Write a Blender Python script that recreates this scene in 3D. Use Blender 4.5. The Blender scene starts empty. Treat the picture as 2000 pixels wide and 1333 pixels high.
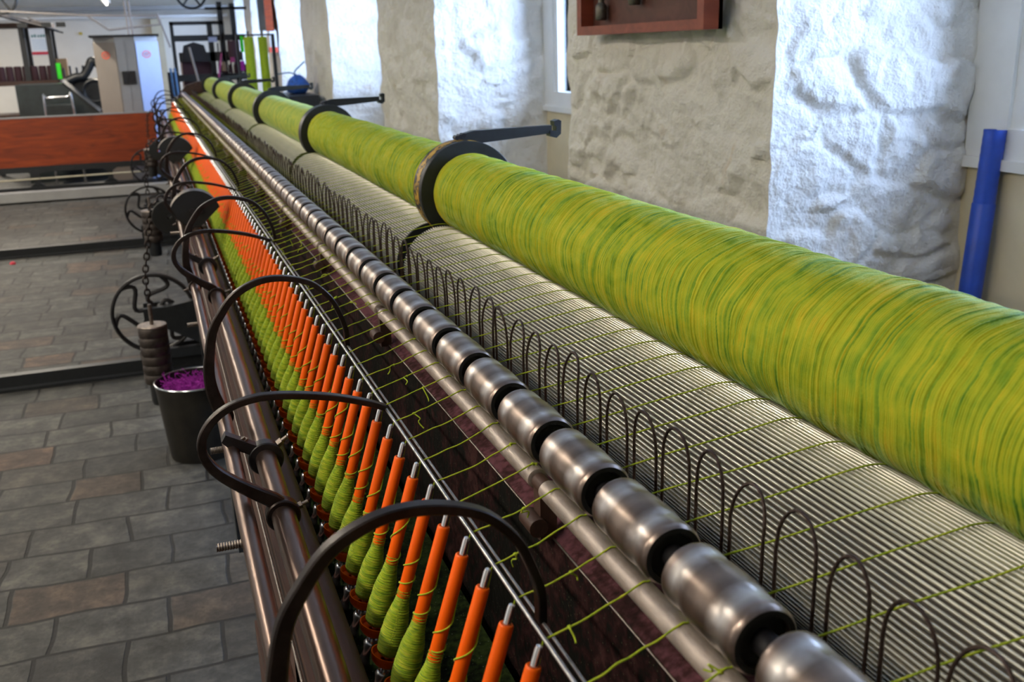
import bpy, math, random
import numpy as np
from mathutils import Vector, Matrix, noise
random.seed(7)
PI = math.pi
S = bpy.context.scene
COL = S.collection
H = 1.3                                   # eye height; coordinates below are given relative to the eye, Z(...) turns them to floor-based

# ------------------------------------------------------------------ camera
cam_data = bpy.data.cameras.new('camera')
cam = bpy.data.objects.new('camera', cam_data); COL.objects.link(cam)
cam_data.sensor_width = 36.0; cam_data.lens = 36.0 * 1900.0 / 2000.0
cam_data.clip_start = 0.02; cam_data.clip_end = 200
d1 = np.array([282 - 1000, 112 - 666.5, 1900.0]); nx = 190.0
ny = -(d1[0] * nx + 1900.0 ** 2) / d1[1]
dn = np.array([nx, ny, 1900.0])
yv = d1 / np.linalg.norm(d1); zv = -dn / np.linalg.norm(dn); xv = np.cross(yv, zv)
right = Vector((xv[0], yv[0], zv[0])); down = Vector((xv[1], yv[1], zv[1])); fwd = Vector((xv[2], yv[2], zv[2]))
cam.matrix_world = Matrix(((right.x, -down.x, -fwd.x, 0), (right.y, -down.y, -fwd.y, 0), (right.z, -down.z, -fwd.z, H), (0, 0, 0, 1)))
cam_data.dof.use_dof = True; cam_data.dof.focus_distance = 1.12; cam_data.dof.aperture_fstop = 10.5
S.camera = cam

# ------------------------------------------------------------------ view and world
S.view_settings.view_transform = 'Standard'; S.view_settings.look = 'None'
S.view_settings.gamma = 1.0; S.view_settings.exposure = 0.0; S.view_settings.use_curve_mapping = False
W = bpy.data.worlds.new('world'); S.world = W; W.use_nodes = True
bgn = W.node_tree.nodes['Background']; bgn.inputs[0].default_value = (0.43, 0.61, 1.0, 1); bgn.inputs[1].default_value = 19.0
try:
    S.cycles.use_denoising = True; S.cycles.max_bounces = 8; S.cycles.sample_clamp_indirect = 6.0
    S.cycles.caustics_reflective = False; S.cycles.caustics_refractive = False
except Exception: pass

BAYS = [(0.33, 2.18), (3.52, 5.37), (6.78, 8.69), (10.21, 12.1), (13.28, 14.93), (15.98, 17.6)]
XW, XG, ZS, ZT = 1.5, 2.15, -0.33, 0.95     # wall face, window plane, sill, window head

def area(name, loc, rot, sx, sy, power, col, portal=False):
    l = bpy.data.lights.new(name, 'AREA'); l.shape = 'RECTANGLE'; l.size = sx; l.size_y = sy; l.energy = power; l.color = col
    if portal: l.cycles.is_portal = True
    o = bpy.data.objects.new(name, l); o.location = loc; o.rotation_euler = rot; COL.objects.link(o); return o
for i, (a, b) in enumerate(BAYS):           # daylight enters through every window
    area('window_portal', (XG + 0.10, (a + b) / 2, H + (ZS + ZT) / 2), (0, PI / 2, 0), ZT - ZS, b - a, 1, (1, 1, 1), True)
LAMPS = [(-1.5, 0.6, 1.12), (-1.5, 4.0, 1.12), (-1.5, 7.6, 1.12), (-1.3, 11.3, 1.12), (-0.38, 14.0, 0.70), (-2.6, 15.5, 1.0), (-3.4, 2.2, 1.12), (-3.4, 8.0, 1.12)]
for (x, y, z) in LAMPS:                     # fluorescent battens, their fittings are built further down
    area('batten_light', (x, y, H + z - 0.045), (0, 0, 0), 0.16, 1.2, 52.0 if x > -2 else 80.0, (1.0, 0.89, 0.72))

# ------------------------------------------------------------------ mesh helpers
class MB:
    def __init__(s): s.v = []; s.f = []; s.uv = None
    def add(s, vs, fs):
        n = len(s.v); s.v += [tuple(p) for p in vs]; s.f += [tuple(i + n for i in f) for f in fs]; return s
    def box(s, x0, x1, y0, y1, z0, z1, M=None):
        vs = [Vector(p) for p in ((x0,y0,z0),(x1,y0,z0),(x1,y1,z0),(x0,y1,z0),(x0,y0,z1),(x1,y0,z1),(x1,y1,z1),(x0,y1,z1))]
        if M is not None: vs = [M @ p for p in vs]
        return s.add(vs, [(0,3,2,1),(4,5,6,7),(0,1,5,4),(1,2,6,5),(2,3,7,6),(3,0,4,7)])
    def tube(s, pts, r, n=8, cap=True, closed=False, ph=0.0):
        P = [Vector(p) for p in pts]; N = len(P)
        rs = r if hasattr(r, '__len__') else [r] * N
        T = []
        for i in range(N):
            if closed: t = P[(i + 1) % N] - P[i - 1]
            else: t = P[min(i + 1, N - 1)] - P[max(i - 1, 0)]
            T.append(t.normalized() if t.length > 1e-9 else Vector((0, 0, 1)))
        u = T[0].orthogonal().normalized(); vs = []
        for i in range(N):
            u = (u - T[i] * u.dot(T[i]))
            u = u.normalized() if u.length > 1e-6 else T[i].orthogonal().normalized()
            w = T[i].cross(u)
            for k in range(n):
                a = 2 * PI * k / n + ph
                vs.append(P[i] + (u * math.cos(a) + w * math.sin(a)) * rs[i])
        fs = []
        for i in range(N if closed else N - 1):
            j = (i + 1) % N
            for k in range(n):
                k2 = (k + 1) % n
                fs.append((i * n + k, i * n + k2, j * n + k2, j * n + k))
        if cap and not closed:
            fs.append(tuple(range(n - 1, -1, -1))); fs.append(tuple((N - 1) * n + k for k in range(n)))
        return s.add(vs, fs)
    def lathe(s, prof, n=32, M=None, cap=True):      # prof: (radius, height) along local Z
        vs = []; fs = []
        for (r, h) in prof:
            for k in range(n):
                a = 2 * PI * k / n; vs.append(Vector((r * math.cos(a), r * math.sin(a), h)))
        for i in range(len(prof) - 1):
            for k in range(n):
                k2 = (k + 1) % n; fs.append((i * n + k, i * n + k2, (i + 1) * n + k2, (i + 1) * n + k))
        if cap:
            fs.append(tuple(range(n - 1, -1, -1))); fs.append(tuple((len(prof) - 1) * n + k for k in range(n)))
        if M is not None: vs = [M @ p for p in vs]
        return s.add(vs, fs)
    def cyl(s, a, b, r, n=24):
        return s.tube([a, b], r, n)
    def prism(s, poly, y0, y1):                      # polygon in XZ swept along Y
        n = len(poly)
        vs = [(x, y0, z) for x, z in poly] + [(x, y1, z) for x, z in poly]
        fs = [tuple(range(n)), tuple(range(2 * n - 1, n - 1, -1))]
        for i in range(n):
            j = (i + 1) % n; fs.append((i, i + n, j + n, j))
        return s.add(vs, fs)
    def build(s, name, mat, parent=None, origin=None, smooth=True, ang=40):
        me = bpy.data.meshes.new(name)
        off = Vector(parent_origin(parent)) if parent is not None else Vector(origin or (0, 0, 0))
        me.from_pydata([(x - off.x, y - off.y, z - off.z) for x, y, z in s.v], [], s.f)
        me.validate(); me.update()
        if smooth:
            me.polygons.foreach_set('use_smooth', [True] * len(me.polygons))
            me.set_sharp_from_angle(angle=math.radians(ang))
        me.materials.append(mat)
        o = bpy.data.objects.new(name, me); COL.objects.link(o)
        if parent is not None: o.parent = parent
        else: o.location = off
        return o
def parent_origin(p):
    v = Vector((0, 0, 0))
    while p is not None: v += p.location; p = p.parent
    return v
def tag(o, label=None, cat=None, group=None, kind=None):
    if label: o['label'] = label
    if cat: o['category'] = cat
    if group: o['group'] = group
    if kind: o['kind'] = kind
    return o
def thing(name, label, cat, loc=(0, 0, 0), group=None):
    o = bpy.data.objects.new(name, None); o.empty_display_size = 0.05; COL.objects.link(o); o.location = loc
    return tag(o, label, cat, group)
def struct(o): o['kind'] = 'structure'; return o
def catmull(P, k=6):
    P = [Vector(p) for p in P]; out = []
    Q = [P[0] * 2 - P[1]] + P + [P[-1] * 2 - P[-2]]
    for i in range(1, len(Q) - 2):
        for j in range(k):
            t = j / k; p0, p1, p2, p3 = Q[i - 1], Q[i], Q[i + 1], Q[i + 2]
            out.append(0.5 * ((2 * p1) + (p2 - p0) * t + (2 * p0 - 5 * p1 + 4 * p2 - p3) * t * t + (3 * p1 - p0 - 3 * p2 + p3) * t ** 3))
    out.append(P[-1]); return out
def ringY(x, y0, y1, z, r0, r1, n=28):               # hollow collar around an axis along Y
    m = MB(); M = Matrix.Translation((x, y0, z)) @ Matrix.Rotation(-PI / 2, 4, 'X')
    L = y1 - y0; e = min(0.0015, L * 0.2)
    m.lathe([(r0, 0), (r1 - e, 0), (r1, e), (r1, L - e), (r1 - e, L), (r0, L), (r0, 0)], n, M, cap=False); return m

# ------------------------------------------------------------------ materials
def newmat(name):
    m = bpy.data.materials.new(name); m.use_nodes = True; nt = m.node_tree
    b = nt.nodes['Principled BSDF']; return m, nt, b
def N(nt, t, **k):
    n = nt.nodes.new(t)
    for a, v in k.items(): setattr(n, a, v)
    return n
def ramp(nt, stops, interp='LINEAR'):
    r = N(nt, 'ShaderNodeValToRGB'); r.color_ramp.interpolation = interp
    e = r.color_ramp.elements
    while len(e) < len(stops): e.new(0.5)
    for i, (p, c) in enumerate(stops): e[i].position = p; e[i].color = (*c, 1)
    return r
def simple(name, col, rough=0.5, metal=0.0, var=0.25, scale=30.0, bump=0.0, spec=0.5, stretch=(1, 1, 1), coord='Object', col2=None, bscale=None):
    m, nt, b = newmat(name); L = nt.links
    tc = N(nt, 'ShaderNodeTexCoord'); mp = N(nt, 'ShaderNodeMapping'); mp.inputs['Scale'].default_value = stretch
    L.new(tc.outputs[coord], mp.inputs[0])
    nz = N(nt, 'ShaderNodeTexNoise'); nz.inputs['Scale'].default_value = scale; nz.inputs['Detail'].default_value = 6; nz.inputs['Roughness'].default_value = 0.65
    L.new(mp.outputs[0], nz.inputs['Vector'])
    c2 = col2 if col2 else tuple(min(1, c * (1 + var)) for c in col); c1 = tuple(c * (1 - var) for c in col)
    r = ramp(nt, [(0.3, c1), (0.7, c2)]); L.new(nz.outputs['Fac'], r.inputs[0]); L.new(r.outputs[0], b.inputs['Base Color'])
    mr = N(nt, 'ShaderNodeMapRange'); mr.inputs['To Min'].default_value = max(0.02, rough * 0.75); mr.inputs['To Max'].default_value = min(1, rough * 1.25)
    L.new(nz.outputs['Fac'], mr.inputs['Value']); L.new(mr.outputs[0], b.inputs['Roughness'])
    b.inputs['Metallic'].default_value = metal; b.inputs['Specular IOR Level'].default_value = spec
    if bump:
        nz2 = nz
        if bscale:
            nz2 = N(nt, 'ShaderNodeTexNoise'); nz2.inputs['Scale'].default_value = bscale; nz2.inputs['Detail'].default_value = 5
            L.new(mp.outputs[0], nz2.inputs['Vector'])
        bp = N(nt, 'ShaderNodeBump'); bp.inputs['Strength'].default_value = bump; bp.inputs['Distance'].default_value = 0.002
        L.new(nz2.outputs['Fac'], bp.inputs['Height']); L.new(bp.outputs[0], b.inputs['Normal'])
    return m

M = {}
M['iron'] = simple('black_iron', (0.016, 0.015, 0.017), 0.45, 0.3, 0.4, 60, 0.15)
M['sickle'] = simple('worn_brown_iron', (0.024, 0.017, 0.015), 0.36, 0.6, 0.5, 45, 0.1)
M['iron_paint'] = simple('black_paint', (0.011, 0.013, 0.015), 0.42, 0.0, 0.3, 50, 0.1)
M['steel'] = simple('bright_steel', (0.80, 0.80, 0.82), 0.24, 1.0, 0.15, 120)
M['wire'] = simple('steel_wire', (0.55, 0.54, 0.53), 0.33, 1.0, 0.3, 90)
M['rust_wire'] = simple('brown_wire', (0.075, 0.052, 0.045), 0.38, 0.7, 0.4, 80)
M['shaft'] = simple('polished_brown_shaft', (0.185, 0.125, 0.10), 0.31, 0.9, 0.30, 9, 0.0, stretch=(0.4, 0.12, 0.4))
M['bolt'] = simple('dull_bolt_steel', (0.20, 0.17, 0.15), 0.42, 0.9, 0.4, 120, 0.2)
M['orange'] = simple('orange_plastic', (0.95, 0.125, 0.002), 0.38, 0, 0.05, 12, 0.0, spec=0.28)
M['pipe'] = simple('lint_pale_roller', (0.40, 0.34, 0.30), 0.45, 0.55, 0.35, 60, 0.5, stretch=(1, 0.3, 1))
M['wood_dark'] = simple('dark_machine_wood', (0.05, 0.022, 0.014), 0.6, 0, 0.5, 40, 0.4, stretch=(1, .1, 1))
M['black_void'] = simple('grimy_black_and_end_shade', (0.008, 0.008, 0.007), 0.85, 0, 0.5, 60, 0.5)
M['bucket'] = simple('dark_bucket_metal', (0.02, 0.018, 0.014), 0.5, 0.3, 0.4, 20, 0.1)
M['blue'] = simple('blue_plastic', (0.014, 0.065, 0.42), 0.42, 0, 0.15, 20)
M['bag_blue'] = simple('bright_blue_cloth', (0.03, 0.14, 0.62), 0.7, 0, 0.5, 25, 0.5)
M['white_paint'] = simple('white_gloss_paint', (0.80, 0.80, 0.78), 0.35, 0, 0.04, 8)
M['beige'] = simple('cream_painted_board', (0.72, 0.62, 0.42), 0.6, 0, 0.08, 4, 0.1)
M['grey_metal'] = simple('grey_cabinet_paint', (0.34, 0.34, 0.33), 0.45, 0, 0.08, 6)
M['grey_brown'] = simple('taupe_and_cabinet_shade', (0.27, 0.24, 0.215), 0.5, 0, 0.06, 6)
M['lilac'] = simple('pale_lilac_and_window_tint', (0.36, 0.42, 0.62), 0.4, 0, 0.06, 6)
M['black_plastic'] = simple('black_plastic', (0.01, 0.01, 0.012), 0.4, 0, 0.2, 20)
M['red'] = simple('faded_red', (0.75, 0.11, 0.06), 0.5, 0, 0.2, 60)
M['crimson'] = simple('crimson_print', (0.55, 0.02, 0.05), 0.6, 0, 0.1, 60)
M['paper'] = simple('white_paper', (0.80, 0.82, 0.84), 0.7, 0, 0.04, 30)
M['print_blue'] = simple('pale_blue_print', (0.45, 0.6, 0.72), 0.7, 0, 0.2, 60)
M['print_teal'] = simple('teal_print', (0.05, 0.22, 0.22), 0.7, 0, 0.2, 60)
M['dark_cone'] = simple('dark_maroon_yarn', (0.035, 0.012, 0.018), 0.9, 0, 0.4, 120, 0.4)
M['neon'] = simple('neon_green_sheet', (0.03, 0.80, 0.02), 0.5, 0, 0.1, 20)
M['card'] = simple('brown_cardboard', (0.19, 0.13, 0.08), 0.8, 0, 0.15, 30)
M['conveyor'] = simple('dark_green_grey_panel', (0.018, 0.026, 0.027), 0.4, 0, 0.3, 12)
M['chrome'] = simple('dull_chrome', (0.5, 0.52, 0.55), 0.25, 1.0, 0.1, 40)
M['dusty_blue'] = simple('worn_blue_paint', (0.05, 0.15, 0.30), 0.5, 0, 0.25, 30)
M['purple'] = simple('purple_wool', (0.36, 0.02, 0.38), 0.95, 0, 0.5, 180, 0.6)
M['white_wall'] = simple('white_back_wall', (0.74, 0.70, 0.62), 0.8, 0, 0.05, 3, 0.4, bscale=18)
M['plaster'] = simple('off_white_ceiling', (0.62, 0.60, 0.55), 0.85, 0, 0.06, 3, 0.2)
M['pale_green_wall'] = simple('pale_board', (0.55, 0.50, 0.36), 0.7, 0, 0.1, 5)
M['yellow'] = simple('yellow_label', (0.55, 0.40, 0.03), 0.6, 0, 0.15, 60)
M['magenta'] = simple('magenta_paint', (0.35, 0.03, 0.18), 0.5, 0, 0.15, 60)
M['weight_iron'] = simple('dark_weight_iron', (0.045, 0.036, 0.031), 0.45, 0.5, 0.5, 40, 0.3)
M['tool'] = simple('dark_tool_steel', (0.12, 0.11, 0.09), 0.45, 0.8, 0.4, 70, 0.2)

def mk_wood(name, c1, c2, c3, rough):
    m, nt, b = newmat(name); L = nt.links
    tc = N(nt, 'ShaderNodeTexCoord'); mp = N(nt, 'ShaderNodeMapping'); mp.inputs['Scale'].default_value = (1.2, 6, 9)
    L.new(tc.outputs['Object'], mp.inputs[0])
    nz = N(nt, 'ShaderNodeTexNoise'); nz.inputs['Scale'].default_value = 2.2; nz.inputs['Detail'].default_value = 9; nz.inputs['Distortion'].default_value = 1.2
    L.new(mp.outputs[0], nz.inputs['Vector'])
    r = ramp(nt, [(0.3, c1), (0.55, c2), (0.75, c3)]); L.new(nz.outputs['Fac'], r.inputs[0]); L.new(r.outputs[0], b.inputs['Base Color'])
    b.inputs['Roughness'].default_value = rough
    return m
M['mahogany'] = mk_wood('varnished_red_wood', (0.16, 0.022, 0.003), (0.30, 0.042, 0.004), (0.40, 0.065, 0.006), 0.42)
M['case_wood'] = mk_wood('reddish_case_wood', (0.17, 0.032, 0.014), (0.26, 0.05, 0.022), (0.32, 0.07, 0.03), 0.5)
M['case_back'] = mk_wood('dark_red_backboard', (0.07, 0.022, 0.014), (0.10, 0.032, 0.02), (0.12, 0.04, 0.026), 0.6)

# green spun yarn for tubes, cops and threads
def mk_yarn(name, dark, mid, light, yellow, mode):
    m, nt, b = newmat(name); L = nt.links
    tc = N(nt, 'ShaderNodeTexCoord')
    if mode == 'thread':
        mp = N(nt, 'ShaderNodeMapping'); mp.inputs['Scale'].default_value = (1, 1, 1); L.new(tc.outputs['Object'], mp.inputs[0])
        nz = N(nt, 'ShaderNodeTexNoise'); nz.inputs['Scale'].default_value = 160; nz.inputs['Detail'].default_value = 3; L.new(mp.outputs[0], nz.inputs['Vector'])
        r = ramp(nt, [(0.3, dark), (0.45, mid), (0.62, light), (0.78, yellow)]); L.new(nz.outputs['Fac'], r.inputs[0])
        L.new(r.outputs[0], b.inputs['Base Color'])
        h = nz.outputs['Fac']; dist = 0.0004; st = 0.6
    else:
        uv = N(nt, 'ShaderNodeUVMap'); sep = N(nt, 'ShaderNodeSeparateXYZ'); L.new(uv.outputs[0], sep.inputs[0])
        # uv.x: metres along the axis, uv.y: metres round the girth
        fine, col_s, warp_amp = ((1 / 0.0021, 420.0, 0.016) if mode == 'roll' else (1 / 0.0011, 800.0, 0.0016))
        wv = N(nt, 'ShaderNodeCombineXYZ')
        ma = N(nt, 'ShaderNodeMath', operation='MULTIPLY'); ma.inputs[1].default_value = 9.0 if mode == 'roll' else 60.0; L.new(sep.outputs[0], ma.inputs[0])
        mb = N(nt, 'ShaderNodeMath', operation='MULTIPLY'); mb.inputs[1].default_value = 7.0 if mode == 'roll' else 20.0; L.new(sep.outputs[1], mb.inputs[0])
        L.new(ma.outputs[0], wv.inputs[0]); L.new(mb.outputs[0], wv.inputs[1])
        wn = N(nt, 'ShaderNodeTexNoise'); wn.inputs['Scale'].default_value = 1.0; wn.inputs['Detail'].default_value = 2.5; L.new(wv.outputs[0], wn.inputs['Vector'])
        wm = N(nt, 'ShaderNodeMath', operation='MULTIPLY_ADD'); wm.inputs[1].default_value = warp_amp; L.new(wn.outputs['Fac'], wm.inputs[0]); L.new(sep.outputs[0], wm.inputs[2])
        # second layer of strands lying at a slightly different slant
        sl = N(nt, 'ShaderNodeMath', operation='MULTIPLY_ADD'); sl.inputs[1].default_value = 0.06; L.new(sep.outputs[1], sl.inputs[0]); L.new(wm.outputs[0], sl.inputs[2])
        def strand(src, seed):
            cv = N(nt, 'ShaderNodeCombineXYZ')
            a = N(nt, 'ShaderNodeMath', operation='MULTIPLY'); a.inputs[1].default_value = col_s; L.new(src, a.inputs[0])
            c = N(nt, 'ShaderNodeMath', operation='MULTIPLY'); c.inputs[1].default_value = 14.0 if mode == 'roll' else 60.0; L.new(sep.outputs[1], c.inputs[0])
            L.new(a.outputs[0], cv.inputs[0]); L.new(c.outputs[0], cv.inputs[1]); cv.inputs[2].default_value = seed
            n = N(nt, 'ShaderNodeTexNoise'); n.inputs['Scale'].default_value = 1.0; n.inputs['Detail'].default_value = 1.5; n.inputs['Roughness'].default_value = 0.6
            L.new(cv.outputs[0], n.inputs['Vector']); return n.outputs['Fac']
        s1 = strand(wm.outputs[0], 0.0); s2 = strand(sl.outputs[0], 7.3)
        w = N(nt, 'ShaderNodeMath', operation='MULTIPLY'); w.inputs[1].default_value = 2 * PI * fine; L.new(wm.outputs[0], w.inputs[0])
        sn = N(nt, 'ShaderNodeMath', operation='SINE'); L.new(w.outputs[0], sn.inputs[0])
        # broad colour drift of the spun yarn
        bv = N(nt, 'ShaderNodeCombineXYZ')
        b1 = N(nt, 'ShaderNodeMath', operation='MULTIPLY'); b1.inputs[1].default_value = 60.0 if mode == 'roll' else 260; L.new(wm.outputs[0], b1.inputs[0])
        b2 = N(nt, 'ShaderNodeMath', operation='MULTIPLY'); b2.inputs[1].default_value = 22.0 if mode == 'roll' else 60; L.new(sep.outputs[1], b2.inputs[0])
        L.new(b1.outputs[0], bv.inputs[0]); L.new(b2.outputs[0], bv.inputs[1])
        bn = N(nt, 'ShaderNodeTexNoise'); bn.inputs['Scale'].default_value = 1.0; bn.inputs['Detail'].default_value = 2; L.new(bv.outputs[0], bn.inputs['Vector'])
        mx = N(nt, 'ShaderNodeMath', operation='MULTIPLY_ADD'); mx.inputs[1].default_value = 0.55; L.new(s1, mx.inputs[0])
        m2 = N(nt, 'ShaderNodeMath', operation='MULTIPLY'); m2.inputs[1].default_value = 0.45; L.new(bn.outputs['Fac'], m2.inputs[0]); L.new(m2.outputs[0], mx.inputs[2])
        r = ramp(nt, [(0.32, dark), (0.44, mid), (0.54, light), (0.68, yellow)]); L.new(mx.outputs[0], r.inputs[0])
        L.new(r.outputs[0], b.inputs['Base Color'])
        h1 = N(nt, 'ShaderNodeMath', operation='MULTIPLY_ADD'); h1.inputs[1].default_value = 0.25; L.new(sn.outputs[0], h1.inputs[0]); L.new(s2, h1.inputs[2])
        h2 = N(nt, 'ShaderNodeMath', operation='MULTIPLY_ADD'); h2.inputs[1].default_value = 1.3; L.new(s1, h2.inputs[0]); L.new(h1.outputs[0], h2.inputs[2])
        h = h2.outputs[0]; dist = 0.0022 if mode == 'roll' else 0.0010; st = 0.9
    bp = N(nt, 'ShaderNodeBump'); bp.inputs['Strength'].default_value = st; bp.inputs['Distance'].default_value = dist
    L.new(h, bp.inputs['Height']); L.new(bp.outputs[0], b.inputs['Normal'])
    b.inputs['Roughness'].default_value = 0.85; b.inputs['Specular IOR Level'].default_value = 0.25
    b.inputs['Sheen Weight'].default_value = 0.25; b.inputs['Sheen Roughness'].default_value = 0.4; b.inputs['Sheen Tint'].default_value = (0.6, 0.9, 0.5, 1)
    return m
G = dict(dark=(0.10, 0.26, 0.012), mid=(0.27, 0.43, 0.012), light=(0.46, 0.56, 0.02), yellow=(0.70, 0.60, 0.02))
def mk_roll():
    m, nt, b = newmat('wound_green_yarn'); L = nt.links
    at = N(nt, 'ShaderNodeAttribute'); at.attribute_name = 'tone'
    tc = N(nt, 'ShaderNodeTexCoord'); n1 = N(nt, 'ShaderNodeTexNoise'); n1.inputs['Scale'].default_value = 70; n1.inputs['Detail'].default_value = 3; L.new(tc.outputs['Object'], n1.inputs['Vector'])
    n3 = N(nt, 'ShaderNodeTexNoise'); n3.inputs['Scale'].default_value = 16; n3.inputs['Detail'].default_value = 3; L.new(tc.outputs['Object'], n3.inputs['Vector'])
    a = N(nt, 'ShaderNodeMath', operation='MULTIPLY_ADD'); a.inputs[1].default_value = 0.50; L.new(at.outputs['Fac'], a.inputs[0])
    a2 = N(nt, 'ShaderNodeMath', operation='MULTIPLY'); a2.inputs[1].default_value = 0.45; L.new(n1.outputs['Fac'], a2.inputs[0]); L.new(a2.outputs[0], a.inputs[2])
    a3 = N(nt, 'ShaderNodeMath', operation='MULTIPLY_ADD'); a3.inputs[1].default_value = 0.40; L.new(n3.outputs['Fac'], a3.inputs[0]); L.new(a.outputs[0], a3.inputs[2])
    r = ramp(nt, [(0.36, (0.07, 0.18, 0.008)), (0.50, (0.18, 0.30, 0.010)), (0.64, (0.31, 0.38, 0.012)), (0.82, (0.42, 0.43, 0.014)), (0.95, (0.52, 0.44, 0.016))]); L.new(a3.outputs[0], r.inputs[0]); L.new(r.outputs[0], b.inputs['Base Color'])
    n2 = N(nt, 'ShaderNodeTexNoise'); n2.inputs['Scale'].default_value = 900; n2.inputs['Detail'].default_value = 2; L.new(tc.outputs['Object'], n2.inputs['Vector'])
    bp = N(nt, 'ShaderNodeBump'); bp.inputs['Strength'].default_value = 0.5; bp.inputs['Distance'].default_value = 0.0006; L.new(n2.outputs['Fac'], bp.inputs['Height']); L.new(bp.outputs[0], b.inputs['Normal'])
    b.inputs['Roughness'].default_value = 0.8; b.inputs['Specular IOR Level'].default_value = 0.3; b.inputs['Sheen Weight'].default_value = 0.35; b.inputs['Sheen Roughness'].default_value = 0.35; b.inputs['Sheen Tint'].default_value = (0.65, 0.95, 0.6, 1)
    return m
M['roll_yarn'] = mk_roll()
M['cop_yarn'] = mk_yarn('cop_green_yarn', (0.12, 0.25, 0.01), (0.25, 0.38, 0.012), (0.40, 0.50, 0.02), (0.60, 0.58, 0.04), 'cop')
M['thread'] = mk_yarn('green_thread', (0.20, 0.32, 0.015), (0.36, 0.46, 0.02), (0.46, 0.54, 0.03), (0.58, 0.56, 0.05), 'thread')
M['yarn_plain'] = simple('plain_green_yarn', (0.30, 0.42, 0.015), 0.9, 0, 0.3, 40, 0.4, stretch=(1, 1, 8))

# roller boss steel with two worn bands where the ends run
def mk_boss():
    m, nt, b = newmat('worn_roller_steel'); L = nt.links
    tc = N(nt, 'ShaderNodeTexCoord'); sp = N(nt, 'ShaderNodeSeparateXYZ'); L.new(tc.outputs['Object'], sp.inputs[0])
    nz = N(nt, 'ShaderNodeTexNoise'); nz.inputs['Scale'].default_value = 45; nz.inputs['Detail'].default_value = 6; L.new(tc.outputs['Object'], nz.inputs['Vector'])
    ab = N(nt, 'ShaderNodeMath', operation='ABSOLUTE'); L.new(sp.outputs[1], ab.inputs[0])
    wob = N(nt, 'ShaderNodeMath', operation='MULTIPLY_ADD'); wob.inputs[1].default_value = 0.006; L.new(nz.outputs['Fac'], wob.inputs[0]); L.new(ab.outputs[0], wob.inputs[2])
    r = ramp(nt, [(0.0, (0.33, 0.26, 0.22)), (0.15, (0.22, 0.175, 0.15)), (0.24, (0.50, 0.46, 0.44)), (0.31, (0.60, 0.58, 0.57)), (0.40, (0.27, 0.215, 0.19)), (0.52, (0.20, 0.16, 0.14))])
    mr = N(nt, 'ShaderNodeMath', operation='MULTIPLY'); mr.inputs[1].default_value = 10.0; L.new(wob.outputs[0], mr.inputs[0])
    L.new(mr.outputs[0], r.inputs[0])
    mixc = N(nt, 'ShaderNodeMix', data_type='RGBA', blend_type='MULTIPLY'); mixc.inputs['Factor'].default_value = 0.6
    r2 = ramp(nt, [(0.35, (0.55, 0.5, 0.47)), (0.6, (1, 1, 1))]); L.new(nz.outputs['Fac'], r2.inputs[0])
    L.new(r.outputs[0], mixc.inputs[6]); L.new(r2.outputs[0], mixc.inputs[7]); L.new(mixc.outputs[2], b.inputs['Base Color'])
    b.inputs['Metallic'].default_value = 0.9
    rr = N(nt, 'ShaderNodeMapRange'); rr.inputs['To Min'].default_value = 0.24; rr.inputs['To Max'].default_value = 0.44; L.new(nz.outputs['Fac'], rr.inputs['Value']); L.new(rr.outputs[0], b.inputs['Roughness'])
    return m
M['boss'] = mk_boss()
M['drum'] = simple('fluted_drum_metal', (0.78, 0.75, 0.64), 0.34, 0.9, 0.16, 55, 0.0, stretch=(1, 0.12, 1))
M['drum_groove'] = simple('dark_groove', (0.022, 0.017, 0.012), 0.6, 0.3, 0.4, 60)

def mk_lint(name, base, lint1, lint2, amt, scale, speck=None):
    m, nt, b = newmat(name); L = nt.links
    tc = N(nt, 'ShaderNodeTexCoord')
    n1 = N(nt, 'ShaderNodeTexNoise'); n1.inputs['Scale'].default_value = scale; n1.inputs['Detail'].default_value = 8; n1.inputs['Roughness'].default_value = 0.7; L.new(tc.outputs['Object'], n1.inputs['Vector'])
    n2 = N(nt, 'ShaderNodeTexNoise'); n2.inputs['Scale'].default_value = scale * 14; n2.inputs['Detail'].default_value = 4; L.new(tc.outputs['Object'], n2.inputs['Vector'])
    ad = N(nt, 'ShaderNodeMath', operation='MULTIPLY_ADD'); ad.inputs[1].default_value = 0.45; L.new(n2.outputs['Fac'], ad.inputs[0]); L.new(n1.outputs['Fac'], ad.inputs[2])
    r = ramp(nt, [(amt, base), (amt + 0.09, lint1), (amt + 0.22, lint2)]); L.new(ad.outputs[0], r.inputs[0])
    out = r.outputs[0]
    if speck:
        vo = N(nt, 'ShaderNodeTexVoronoi'); vo.inputs['Scale'].default_value = 190; L.new(tc.outputs['Object'], vo.inputs['Vector'])
        sr = ramp(nt, [(0.10, (1, 1, 1)), (0.16, (0, 0, 0))]); L.new(vo.outputs['Distance'], sr.inputs[0])
        mx = N(nt, 'ShaderNodeMix', data_type='RGBA'); L.new(sr.outputs[0], mx.inputs['Factor']); L.new(out, mx.inputs[6]); mx.inputs[7].default_value = (*speck, 1); out = mx.outputs[2]
    L.new(out, b.inputs['Base Color'])
    bp = N(nt, 'ShaderNodeBump'); bp.inputs['Strength'].default_value = 0.7; bp.inputs['Distance'].default_value = 0.004; L.new(ad.outputs[0], bp.inputs['Height']); L.new(bp.outputs[0], b.inputs['Normal'])
    b.inputs['Roughness'].default_value = 0.95; b.inputs['Specular IOR Level'].default_value = 0.1
    return m
M['lint_board'] = mk_lint('lint_covered_board', (0.022, 0.010, 0.009), (0.045, 0.017, 0.018), (0.11, 0.042, 0.052), 0.60, 9)
M['lint_face'] = mk_lint('lint_speckled_dark_board', (0.004, 0.004, 0.003), (0.015, 0.005, 0.005), (0.04, 0.016, 0.015), 0.68, 7, (0.05, 0.05, 0.03))
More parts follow.
